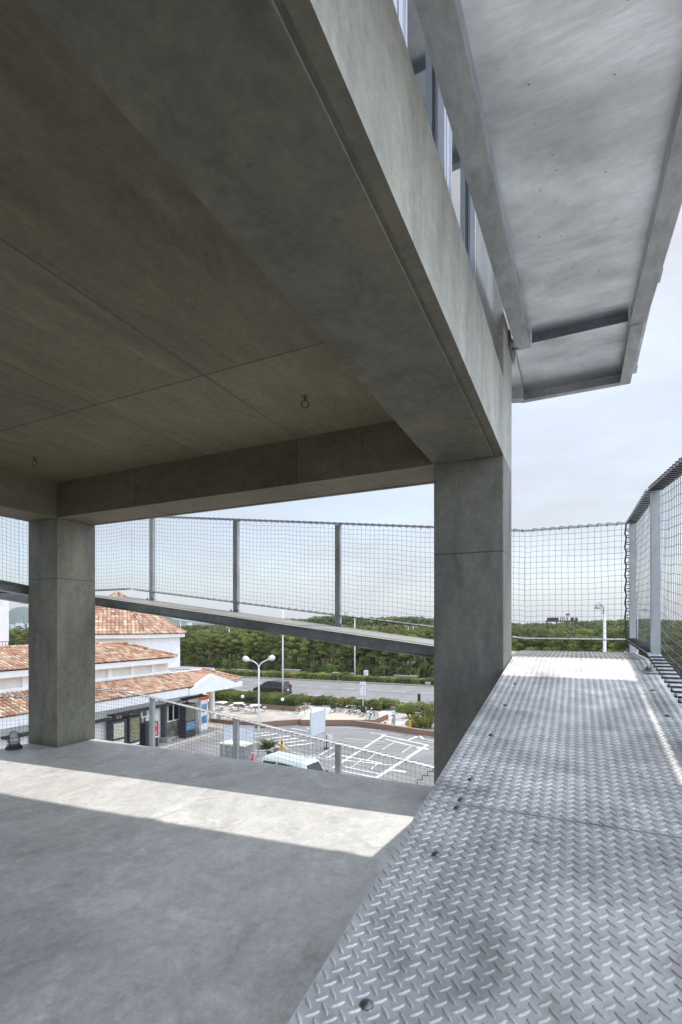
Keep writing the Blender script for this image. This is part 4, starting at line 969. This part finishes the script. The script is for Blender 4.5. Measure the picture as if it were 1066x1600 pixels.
# traffic information sign by the road
x,y=gp(566,1110); x+=.1; t=thing('road_sign','narrow white sign with small dark lettering behind the roadside hedge','road sign',(x,y,G))
zb=EYE-(1086-977)/FPX*(-x*SY+y*CY); zt=EYE-(1065-977)/FPX*(-x*SY+y*CY)
MB().tube([(x,y,G),(x,y,zt)],.05,6).build('post',g_post,t); MB().box((x-.30,y-.09,zb),(x+.30,y-.06,zt)).build('panel',whitem,t)
m=MB(); rd3=random.Random(8)
for r0 in range(7):
    for c0 in range(4):
        if rd3.random()<.7: m.box((x-.25+c0*.13,y-.096,zb+.08+r0*.2),(x-.25+c0*.13+rd3.uniform(.05,.11),y-.091,zb+.08+r0*.2+rd3.uniform(.05,.12)))
m.build('lettering',plain('sign_ink',(.12,.13,.16),.7),t)
x,y=gp(670,1105); t=thing('small_road_sign','thin road post with a small bracket next to the right column','road sign',(x,y,G)); MB().tube([(x,y,G),(x,y,G+2.6)],.04,6).build('post',g_post,t); MB().box((x-.35,y-.05,G+2.35),(x+.2,y-.02,G+2.6)).build('bracket',g_chan,t)
x,y=gp(655,1108); t=thing('marker_post','short dark marker post standing in the right hedge','post',(x,y,G)); MB().box((x-.13,y-.08,G),(x+.13,y+.08,G+1.5)).build('shaft',darkm,t); MB().box((x-.15,y-.1,G+1.5),(x+.15,y+.1,G+1.58)).build('cap',kerbm,t)
x,y=gp(572,1061); t=thing('utility_cabinet','small white utility cabinet beyond the far kerb','cabinet',(x,y,G)); MB().box((x-.3,y-.25,G+.1),(x+.3,y+.25,G+1.35)).build('body',whitem,t,bevel=.03); MB().box((x-.35,y-.3,G),(x+.35,y+.3,G+.1)).build('plinth',kerbm,t)
# globe lamps on the plaza
gm_,tt,b_=newmat('globe'); b_.inputs['Base Color'].default_value=(.85,.85,.83,1); b_.inputs['Roughness'].default_value=.3
for lab,u,v,yy_ in (('white globe lamp under the porch roof left of the pillar',319.5,1084,36.5),('white globe lamp above the café tables',379,1088.5,41.6),('white globe lamp at the hedge end below the tall pole',441.5,1093,41.6)):
    x=xat(u,yy_); z=EYE-(v-V0)/FPX*(-x*SY+yy_*CY); t=thing('globe_lamp',lab,'lamp',(x,yy_,G),'white globe lamps')
    MB().lathe([(.17*math.cos(R(a)),.17*math.sin(R(a))) for a in range(-88,89,22)],(x,yy_,z),14).build('globe',gm_,t,True); MB().tube([(x,yy_,G),(x,yy_,z-.15)],.03,6).build('stem',darkm,t)
# café tables with stools
tb=None
def cafe(x,y):
    t=thing('round_table','','table',(0,0,0),'round white café tables',local=True)
    MB().lathe([(.55,.70),(.56,.72),(.55,.74)],(0,0,0),20).build('table_top',whitem,t); MB().lathe([(.25,0),(.05,.05),(.045,.70)],(0,0,0),10).build('pedestal',kerbm,t); return t
def stool():
    t=thing('stool','','stool',(0,0,0),'white stools around the café tables',local=True)
    MB().lathe([(.19,.42),(.2,.44),(.18,.46)],(0,0,0),14).build('seat',whitem,t); MB().lathe([(.14,0),(.035,.03),(.03,.42)],(0,0,0),8).build('leg',kerbm,t); return t
T0=cafe(0,0); S0=stool(); k=0; used=0
for i,(u,v) in enumerate(((347,1107),(373,1108.5),(399,1112),(322,1103))):
    x,y=gp(u,v+2); o=T0 if i==0 else copy_tree(T0); o.location=(x,y,G+.02); o['label']='round white café table, '+('first right of the white pillar','between the pillar table and the lamp post table','beside the double headed lamp post','half hidden behind the white pillar')[i]
    for q in range(4):
        a=q*1.57+.6+i; o=S0 if used==0 else copy_tree(S0); used+=1; o.location=(x+.95*math.cos(a),y+.95*math.sin(a),G+.02)
        o['label']='white stool, '+('far right','far left','near left','near right')[q]+' one of its four, at the '+('table by the pillar','middle table','table by the double lamp','table behind the pillar')[i]
# ================================================================ vehicles
tyre=plain('tyre',(.02,.02,.02),.85); rimm=plain('rim',(.45,.46,.48),.35,.7,.05,10); tail=plain('tail_lamp',(.4,.02,.02),.3); headl=plain('head_lamp',(.7,.72,.75),.15)
cg_,tt,b_=newmat('car_glass'); b_.inputs['Base Color'].default_value=(.025,.03,.033,1); b_.inputs['Roughness'].default_value=.06; carglass=cg_
def carpaint(n,c,met=.3):
    m,t,b=newmat(n); b.inputs['Base Color'].default_value=(*c,1); b.inputs['Roughness'].default_value=.3; b.inputs['Metallic'].default_value=met; b.inputs['Coat Weight'].default_value=.6; return m
def car(label,x,y,rz,L_,Wd,Hh,paint,prof,belt=.56,wins=(),wheel=.31,sc=1,roofpaint=None):
    "prof: list of (x along, z) upper outline from front to rear; local x forward"
    t=thing('parked_car' if 'van' not in label else 'van',label,'car' if 'van' not in label else 'van',(x,y,G),local=True,rz=rz)
    hw=Wd/2
    def width(z): 
        zz=z/Hh; return hw*(1-.17*max(0,(zz-belt))/(1-belt)) if zz>belt else hw*(.95+.05*zz/belt)
    n=len(prof); xs=[p[0] for p in prof]
    low=.24
    m=MB(); levels=[0,.12,.3,.5,.65,.8,.92,1]
    rows=[]
    for (px_,pz) in prof:
        r=[]
        for lv in levels:
            z=low+(pz-low)*lv; w=width(z); 
            if lv==1: w-=.10
            if lv>.9 and lv<1: w-=.02
            r.append((px_,w,z))
        rows.append(r)
    vs=[]; 
    for r in rows:
        vs+= r+[(a,-b_,c) for a,b_,c in r[::-1]]
    K=len(levels)*2; fs=[]
    for i in range(n-1):
        for k in range(K-1): fs.append((i*K+k,i*K+k+1,(i+1)*K+k+1,(i+1)*K+k))
        fs.append((i*K+K-1,i*K,(i+1)*K,(i+1)*K+K-1))
    fs.append(tuple(range(K))); fs.append(tuple(range((n-1)*K,n*K))[::-1])
    m.add(vs,fs); m.build('body',paint,t,bevel=.03)
    # side glass: inset panels following the tumblehome
    for side in (1,-1):
        for q in wins:
            g_=MB(); P=[]
            for (a,z) in q: P.append((a,side*(width(z)+.006),z))
            P2=[(a,b_-side*.02,c) for a,b_,c in P]; nn=len(P)
            g_.add(P+P2,[tuple(range(nn)),tuple(range(nn,2*nn))[::-1]]+[(i,(i+1)%nn,nn+(i+1)%nn,nn+i) for i in range(nn)]); g_.build('side_window',carglass,t)
    # windscreen and rear glass
    ztop=Hh-.10
    def endglass(name,i0,i1,f):
        (xa,za),(xb,zb_)=prof[i0],prof[i1]; P=[]
        for s in (-1,1):
            for (a,z) in ((xa,za),(xb,zb_)): P.append((a,z,s))
        lo,hi=(xa,za),(xb,zb_)
        A=lambda k,s,o: (lo[0]+(hi[0]-lo[0])*k+f*o,s*(width(lo[1]+(hi[1]-lo[1])*k)-.16),lo[1]+(hi[1]-lo[1])*k+.012)
        g_=MB(); g_.hexa([A(.06,-1,0),A(.06,1,0),A(.94,1,0),A(.94,-1,0),A(.06,-1,.02),A(.06,1,.02),A(.94,1,.02),A(.94,-1,.02)]); g_.build(name,carglass,t)
    for a in wins and prof and [0]: pass
    wx=(L_*.31,-L_*.30)
    for sx in wx:
        for sy in (1,-1):
            M=Matrix.Rotation(R(90),3,'X'); w=MB(); c=(sx,sy*(hw-.09),wheel)
            w.lathe([(wheel*.62,-.1),(wheel*.93,-.1),(wheel,-.07),(wheel,.07),(wheel*.93,.1),(wheel*.62,.1)],c,22,M=M); wh=w.build('wheel',tyre,t,True)
            r_=MB(); r_.lathe([(wheel*.61,-.09),(wheel*.60,.0),(wheel*.2,sy*-.02),(wheel*.05,sy*-.05)] if 0 else [(wheel*.62,-.095),(wheel*.62,.095)],c,16,M=M)
            for q in range(5):
                a=q*2*math.pi/5; r_.tube([(c[0],c[1]+sy*.1,c[2]),(c[0]+math.cos(a)*wheel*.58,c[1]+sy*.1,c[2]+math.sin(a)*wheel*.58)],.028,5)
            r_.build('rim',rimm,wh)
    return t,width,endglass
dark_paint=carpaint('dark_grey_paint',(.045,.043,.047))
Y_=50.2; xc=xat(425,Y_)
prof=[(2.2,.62),(2.15,.82),(1.75,1.02),(1.35,1.12),(.55,1.66),(.1,1.80),(-1.2,1.83),(-1.95,1.78),(-2.15,1.2),(-2.24,1.0),(-2.26,.55)]
w_=[[(1.25,1.13),(.55,1.58),(.30,1.62),(.30,1.10)],[(.22,1.10),(.22,1.63),(-.72,1.68),(-.72,1.12)],[(-.82,1.12),(-.82,1.68),(-1.75,1.64),(-1.9,1.18)]]
t,wd,eg=car('dark grey people carrier driving left along the road, seen from its side','',0,0,4.5,1.75,1.83,dark_paint,prof,wins=w_) if 0 else (None,None,None)
def minivan():
    t,wd,eg=car('dark grey people carrier on the road behind the double headed lamp',xc,Y_,R(178),4.5,1.75,1.83,dark_paint,prof,wins=w_,wheel=.33)
    eg('windscreen',3,4,1); eg('rear_window',8,7,-1)
    MB().box((-2.29,-.85,.95),(-2.2,-.62,1.35)).build('tail_lamp',tail,t); MB().box((-2.29,.62,.95),(-2.2,.85,1.35)).build('tail_lamp',tail,t)
    MB().box((-2.34,-.85,.32),(-2.2,.85,.60)).build('bumper',dark_paint,t,bevel=.03); MB().box((-2.33,-.17,.72),(-2.27,.17,.90)).build('number_plate',whitem,t)
    MB().box((2.12,-.8,.62),(2.24,-.5,.8)).build('headlight',headl,t); MB().box((2.12,.5,.62),(2.24,.8,.8)).build('headlight',headl,t)
    for s in (1,-1): MB().box((1.05,s*.88,1.08),(1.22,s*1.02,1.24)).build('mirror',dark_paint,t,bevel=.02)
    MB().box((-1.3,-.55,1.832),(.1,-.5,1.86)).box((-1.3,.5,1.832),(.1,.55,1.86)).build('roof_rail',alu,t)
minivan()
# white kei van in the car park, roof near the floor edge
zr=G+1.86
a=Vector((*gp(444,1174.5,zr),0)); b2=Vector((*gp(505,1186,zr),0)); c2=Vector((*gp(487,1195.5,zr),0))
d=(b2-a); fx=(b2+c2)/2; dirv=d.normalized(); ctr=fx-dirv*1.35
prof2=[(1.62,.45),(1.66,.75),(1.52,.98),(1.02,1.78),(.8,1.86),(-1.55,1.86),(-1.68,1.75),(-1.72,.9),(-1.72,.45)]
w2=[[(1.25,1.02),(.88,1.62),(.45,1.66),(.45,1.02)],[(.36,1.02),(.36,1.66),(-.62,1.68),(-.62,1.02)],[(-.70,1.02),(-.70,1.68),(-1.55,1.64),(-1.6,1.02)]]
t,wd,eg=car('white van with a ribbed pale roof showing just over the floor edge',ctr.x,ctr.y,math.atan2(dirv.y,dirv.x),3.4,1.48,1.86,carpaint('white_van_paint',(.62,.66,.63),0),prof2,wins=w2,wheel=.28)
eg('windscreen',2,3,1); eg('rear_window',7,6,-1)
m=MB()
for k in range(7): m.box((-1.4,-.45+k*.15,1.862),(.7,-.43+k*.15,1.872))
m.build('roof_rib_panel',carpaint('roof_white',(.62,.66,.63),0),t); MB().tube([(.55,.2,1.87),(.25,.22,2.2)],.01,5).build('aerial',darkm,t)
for s in (1,-1): MB().box((1.2,s*.75,1.0),(1.32,s*.92,1.25)).build('mirror',darkm,t,bevel=.02); MB().box((1.6,s*.65,.6),(1.7,s*.4,.8)).build('headlight',headl,t)
# ================================================================ bicycles
bframe=plain('bike_frame_dark',(.05,.05,.055),.4,.4); bsil=plain('bike_silver',(.5,.5,.5),.35,.6); bsad=plain('saddle',(.03,.03,.03),.7)
def bicycle(frm,basket,child):
    t=thing('bicycle','','bicycle',(0,0,0),'bicycles parked on the pale ground',local=True)
    for xw in (-.52,.52):
        m=MB(); m.tube([(xw+.32*math.cos(q*math.pi/10),0,.33+.32*math.sin(q*math.pi/10)) for q in range(21)],.023,5,cap=False); w=m.build('wheel',tyre,t,True)
        m=MB()
        for q in range(9): a=q*math.pi/9; m.tube([(xw-.3*math.cos(a),0,.33-.3*math.sin(a)),(xw+.3*math.cos(a),0,.33+.3*math.sin(a))],.003,3,cap=False)
        m.tube([(xw+.36*math.cos(R(q)),0,.33+.36*math.sin(R(q))) for q in range(20,171,15)],.012,4); m.build('spokes',bsil,w)
    m=MB(); BB=(-.05,0,.28); ST=(-.18,0,.72); HT=(.36,0,.78); HB=(.40,0,.62)
    for a,b_ in ((BB,ST),(BB,HB),(( -.14,0,.55),HT),(BB,(-.52,0,.33)),(ST,(-.52,0,.33)),(HT,(.52,0,.33)),(HT,(.33,0,.95))): m.tube([a,b_],.024,5)
    m.build('frame',frm,t); MB().box((-.32,-.08,.80),(-.06,.08,.86)).tube([ST,(-.19,0,.82)],.014,5).build('saddle',bsad,t,bevel=.02)
    MB().tube([(.18,-.28,1.0),(.30,-.2,1.0),(.33,0,.97),(.30,.2,1.0),(.18,.28,1.0)],.013,5).build('handlebar',bsil,t)
    MB().tube([(-.05,-.1,.28),(-.05,.1,.28)],.05,8).build('crank',bsil,t); MB().tube([(-.45,.06,.3),(-.42,.16,.02)],.012,4).build('kickstand',bsil,t)
    if basket:
        m=MB()
        for z in (.68,.80,.93): m.tube([(.42,-.17,z),(.74,-.2,z),(.74,.2,z),(.42,.17,z),(.42,-.17,z)],.008,4)
        for (a,c) in ((.42,-.17),(.58,-.19),(.74,-.2),(.74,0),(.74,.2),(.58,.19),(.42,.17)): m.tube([(a,c,.68),(a,c,.93)],.006,4)
        m.build('basket',bsil,t)
    if child: MB().box((-.62,-.16,.72),(-.32,.16,.80)).box((-.66,-.17,.80),(-.58,.17,1.25)).box((-.64,-.2,.80),(-.34,-.17,1.0)).box((-.64,.17,.80),(-.34,.2,1.0)).build('child_seat',bsad,t,bevel=.02)
    return t
def grab(b_): return plain('bike_paint_'+b_[0],b_[1],.4,.2)
data=[(472,1114.5,10,'pale cream bicycle standing alone at the left end',grab(('cream',(.55,.5,.36))),1,0),
(527,1118,70,'black bicycle with a dark child seat, left of the cluster',bframe,0,1),
(538,1120,15,'low dark bicycle half hidden behind the terrace',bframe,0,0),
(549,1120.5,95,'grey bicycle seen end on behind the terrace',grab(('grey',(.2,.2,.22))),1,0),
(560,1122,60,'dark bicycle with a basket in the middle of the cluster',bframe,1,0),
(568,1123.5,110,'white framed bicycle standing tall at the right of the cluster',grab(('white',(.6,.6,.6))),1,1),
(576,1124,20,'black bicycle just right of the brick terrace end',bframe,0,0),
(581,1130,75,'blue bicycle nearest the brick wall',grab(('blue',(.08,.2,.35))),1,0),
(615,1133,100,'blue grey bicycle standing alone in the open right of the cone',grab(('steel',(.22,.27,.33))),1,0),
(653,1133,105,'rusty pale bicycle beside the large round bush',grab(('rust',(.5,.36,.28))),1,0),
(661,1131,80,'silver bicycle closest to the large round bush',grab(('silver',(.5,.5,.5))),1,0)]
for u,v,a,lab,mt,bk,ch in data:
    o=bicycle(mt,bk,ch); x,y=gp(u,v+1.5,G+.03); o.location=(x,y,G+.03); o.rotation_euler=(0,0,R(a)); o['label']=lab; o.scale=(1.08,)*3
# cones, bollards
orange=plain('cone_orange',(.6,.12,.03),.5)
def cone(label,x,y,mt=orange,h=.7):
    t=thing('traffic_cone',label,'traffic cone',(x,y,G),'traffic cones'); MB().box((x-.19,y-.19,G),(x+.19,y+.19,G+.03)).build('base',mt,t); MB().lathe([(.14,.03),(.09,h*.45)],(x,y,G),14).build('body',mt,t); MB().lathe([(.0895,h*.4505),(.065,h*.66)],(x,y,G),14).build('band',whitem,t); MB().lathe([(.0645,h*.661),(.03,h)],(x,y,G),14).build('tip',mt,t)
cone('small orange cone on the pale ground between the bicycles',*gp(602,1134)); cone('red cone beside the concrete box near the floor edge',*gp(393.5,1186),plain('cone_red',(.5,.03,.03),.5),.75)
yel=plain('bollard_yellow',(.62,.33,.03),.5)
for lab,u,v,h in (('orange yellow bollard in front of the crosswalk',440.5,1178,.95),('yellow post standing at the brick wall near the right column',640.5,1146,1.5)):
    x,y=gp(u,v); t=thing('bollard',lab,'bollard',(x,y,G),'yellow bollards'); MB().lathe([(.075,0),(.075,h-.05),(.05,h)],(x,y,G),12).build('shaft',yel,t); MB().lathe([(.0765,h*.72),(.0765,h*.82)],(x,y,G),12).build('band',darkm,t)
x,y=gp(511,1169); t=thing('notice_stand','small white notice plate on a dark leg beside the blank board','notice stand',(x,y,G)); MB().box((x-.02,y-.04,G+.35),(x+.42,y,G+.95)).build('plate',whitem,t); MB().tube([(x,y-.05,G),(x,y-.05,G+.9)],.035,6).build('leg',darkm,t); MB().box((x-.15,y-.2,G),(x+.15,y+.1,G+.05)).build('foot',darkm,t)
x,y=gp(372,1186); t=thing('concrete_box','ribbed grey concrete enclosure behind the low fence','enclosure',(x,y,G)); MB().box((x-1.0,y-.5,G),(x+.85,y+.5,G+.95)).build('wall',kerbm,t); MB().box((x-1.05,y-.55,G+.95),(x+.9,y+.55,G+1.03)).build('cap',cream,t)
m=MB()
for q in np.arange(-.95,.8,.16): m.box((x+q,y-.53,G+.03),(x+q+.05,y-.501,G+.93))
m.build('ribs',kerbm,t)
a=gp(350,1187); b_=gp(397,1190); t=thing('guard_panel','translucent bluish guard panel in a thin metal frame','guard panel',(a[0],a[1],G))
gpm,tt,bb=newmat('clear_plastic'); bb.inputs['Base Color'].default_value=(.75,.82,.9,1); bb.inputs['Alpha'].default_value=.35; bb.inputs['Roughness'].default_value=.2
for p in (a,b_): MB().tube([(p[0],p[1],G),(p[0],p[1],G+2.25)],.035,6).build('post',g_post,t)
n=Vector((b_[0]-a[0],b_[1]-a[1],0)); nn=Vector((-n.y,n.x,0)).normalized()*.01
m=MB(); m.hexa([(a[0]-nn.x,a[1]-nn.y,G+1.15),(b_[0]-nn.x,b_[1]-nn.y,G+1.15),(b_[0]+nn.x,b_[1]+nn.y,G+1.15),(a[0]+nn.x,a[1]+nn.y,G+1.15),(a[0]-nn.x,a[1]-nn.y,G+2.2),(b_[0]-nn.x,b_[1]-nn.y,G+2.2),(b_[0]+nn.x,b_[1]+nn.y,G+2.2),(a[0]+nn.x,a[1]+nn.y,G+2.2)]); m.build('panel',gpm,t)
# stone benches beyond the road
for i,(u,v) in enumerate(((376,1050),(455,1050),(536,1055.5),(634,1060))):
    x,y=gp(u,v+1); t=thing('stone_bench','long grey stone bench in front of the pines, '+('leftmost behind the porch roof','behind the tall straight pole','left of the white cabinet','nearest the right column')[i],'bench',(x,y,G),'stone benches'); MB().box((x-1.9,y-.3,G+.42),(x+1.9,y+.3,G+.58)).build('seat',kerbm,t,bevel=.02); MB().box((x-1.7,y-.25,G),(x+1.7,y+.25,G+.42)).build('plinth',plain('bench_stone',(.22,.22,.21),.9),t)
# lookout platform beyond the grove on the right
Yd=150.; xl,xr=xat(852,Yd),xat(906,Yd); dd=-(xl+xr)/2*SY+Yd*CY
zz=lambda v: EYE+(V0-v)/FPX*dd
t=thing('lookout_deck','dark raised lookout platform with stairs above the trees on the right','platform',((xl+xr)/2,Yd,G)); dk=plain('weathered_timber',(.06,.055,.05),.8,0,.3,2)
xs=lambda u: xat(u,Yd)
MB().box((xs(853),Yd-1.5,zz(971.5)),(xs(903),Yd+1.5,zz(969.5))).build('deck',dk,t)
m=MB()
for u in (855,870,885.5,900):
    for dy in (-1.4,1.4): m.box((xs(u)-.12,Yd+dy-.12,G),(xs(u)+.12,Yd+dy+.12,zz(971.6)))
m.build('stilts',dk,t)
m=MB()
for dy in (-1.45,1.45):
    m.box((xs(856),Yd+dy-.05,zz(969.4)),(xs(873),Yd+dy+.05,zz(965))); m.box((xs(876),Yd+dy-.05,zz(965.6)),(xs(883),Yd+dy+.05,zz(965))); m.box((xs(876),Yd+dy-.05,zz(967.5)),(xs(883),Yd+dy+.05,zz(967)))
    m.box((xs(892),Yd+dy-.05,zz(969.4)),(xs(896.5),Yd+dy+.05,zz(965))); m.box((xs(899),Yd+dy-.05,zz(969.4)),(xs(902.5),Yd+dy+.05,zz(965)))
    for u in (855.5,876,879,883,887,892,897,902): m.box((xs(u)-.05,Yd+dy-.049,zz(969.4)),(xs(u)+.05,Yd+dy+.049,zz(964.9)))
m.build('railing',dk,t)
m=MB(); m.hexa([(xs(897),Yd-1.4,zz(972.5)),(xs(912),Yd-1.4,zz(980)),(xs(912),Yd+1.4,zz(980)),(xs(897),Yd+1.4,zz(972.5)),(xs(897),Yd-1.4,zz(970.5)),(xs(914),Yd-1.4,zz(979)),(xs(914),Yd+1.4,zz(979)),(xs(897),Yd+1.4,zz(970.5))])
for k in range(8): u=903+k*1.4; m.box((xs(u)-.04,Yd-1.45,zz(972+k)),(xs(u)+.04,Yd-1.38,zz(967+k)))
m.build('stairs',dk,t)
m=MB(); m.box((xs(885.7),Yd-.1,zz(969)),(xs(886.6),Yd+.1,zz(960))); m.box((xs(884.5),Yd-.4,zz(961.5)),(xs(890.5),Yd+.4,zz(959))); m.build('lamp_mast',dk,t)
# hills and coast
def hillmesh(name,Y_,prof_uv,depth,mat):
    m=MB(); P=[]
    for u,v in prof_uv:
        x=xat(u,Y_); dd=-x*SY+Y_*CY; P.append((x,EYE+(V0-v)/FPX*dd))
    rows=[(0,-depth,-.0),(1,-depth*.55,.55),(2,-depth*.25,.85),(3,0,1.0),(4,depth*.6,.5)]
    vs=[];n=len(P)
    for _,dy,h in rows:
        for i,(x,z) in enumerate(P):
            f_=1+.05*math.sin(i*2.3+dy*.01) if h not in(0,1) else 1
            vs.append((x*(Y_+dy)/Y_,Y_+dy,G-2+(z-G+2)*h*f_))
    fs=[(r_*n+i,r_*n+i+1,(r_+1)*n+i+1,(r_+1)*n+i) for r_ in range(4) for i in range(n-1)]
    m.add(vs,fs); o=m.build(name,mat,None,True); return struct(o)
hm=plain('forested_hill',(.055,.085,.06),.95,0,.5,.02)
pv_=[(-90,979),(-70,965),(-40,955),(-20,951),(0,958),(12,957),(18,952),(26,949),(34,948),(44,949),(60,950),(90,954),(130,956),(170,957),(210,959),(240,961),(262,963),(275,968),(300,971),(340,976),(380,979)]
pp=[]
for (u0_,v0_),(u1_,v1_) in zip(pv_[:-1],pv_[1:]):
    for k in range(4): pp.append((u0_+(u1_-u0_)*k/4,v0_+(v1_-v0_)*k/4+random.uniform(-.5,.5)))
hillmesh('hills',1500.,pp,260.,hm)
rd4=random.Random(4); 
for k in range(16):
    u=rd4.uniform(10,46) if k<11 else rd4.uniform(255,300); Yh=1180; x=xat(u,Yh); w=rd4.uniform(6,16); h=rd4.uniform(5,16)
    t=thing('far_house',('tiny white house on the far shore left of the left column' if k<11 else 'tiny pale house on the far shore right of the tiled tower'),'house',(x,Yh,G),'white houses on the far shore')
    MB().box((x-w/2,Yh-6,G),(x+w/2,Yh+6,G+h)).build('wall',white,t); MB().hexa([(x-w/2-.5,Yh-6.5,G+h),(x+w/2+.5,Yh-6.5,G+h),(x+w/2+.5,Yh+6.5,G+h),(x-w/2-.5,Yh+6.5,G+h),(x-w/4,Yh-1,G+h+3),(x+w/4,Yh-1,G+h+3),(x+w/4,Yh+1,G+h+3),(x-w/4,Yh+1,G+h+3)]).build('roof',kerbm,t)
#@@HAZE
hzm=bpy.data.materials.new('haze_air'); hzm.use_nodes=True; ht=hzm.node_tree; ht.nodes.clear()
pv=ht.nodes.new('ShaderNodeVolumePrincipled'); pv.inputs['Color'].default_value=(.80,.88,1,1); pv.inputs['Density'].default_value=.00016; pv.inputs['Anisotropy'].default_value=.3
ho=ht.nodes.new('ShaderNodeOutputMaterial'); ht.links.new(pv.outputs[0],ho.inputs['Volume'])
hb=MB().box((-2600,-300,G-3),(900,2300,110)).build('haze',hzm); hb['kind']='stuff'
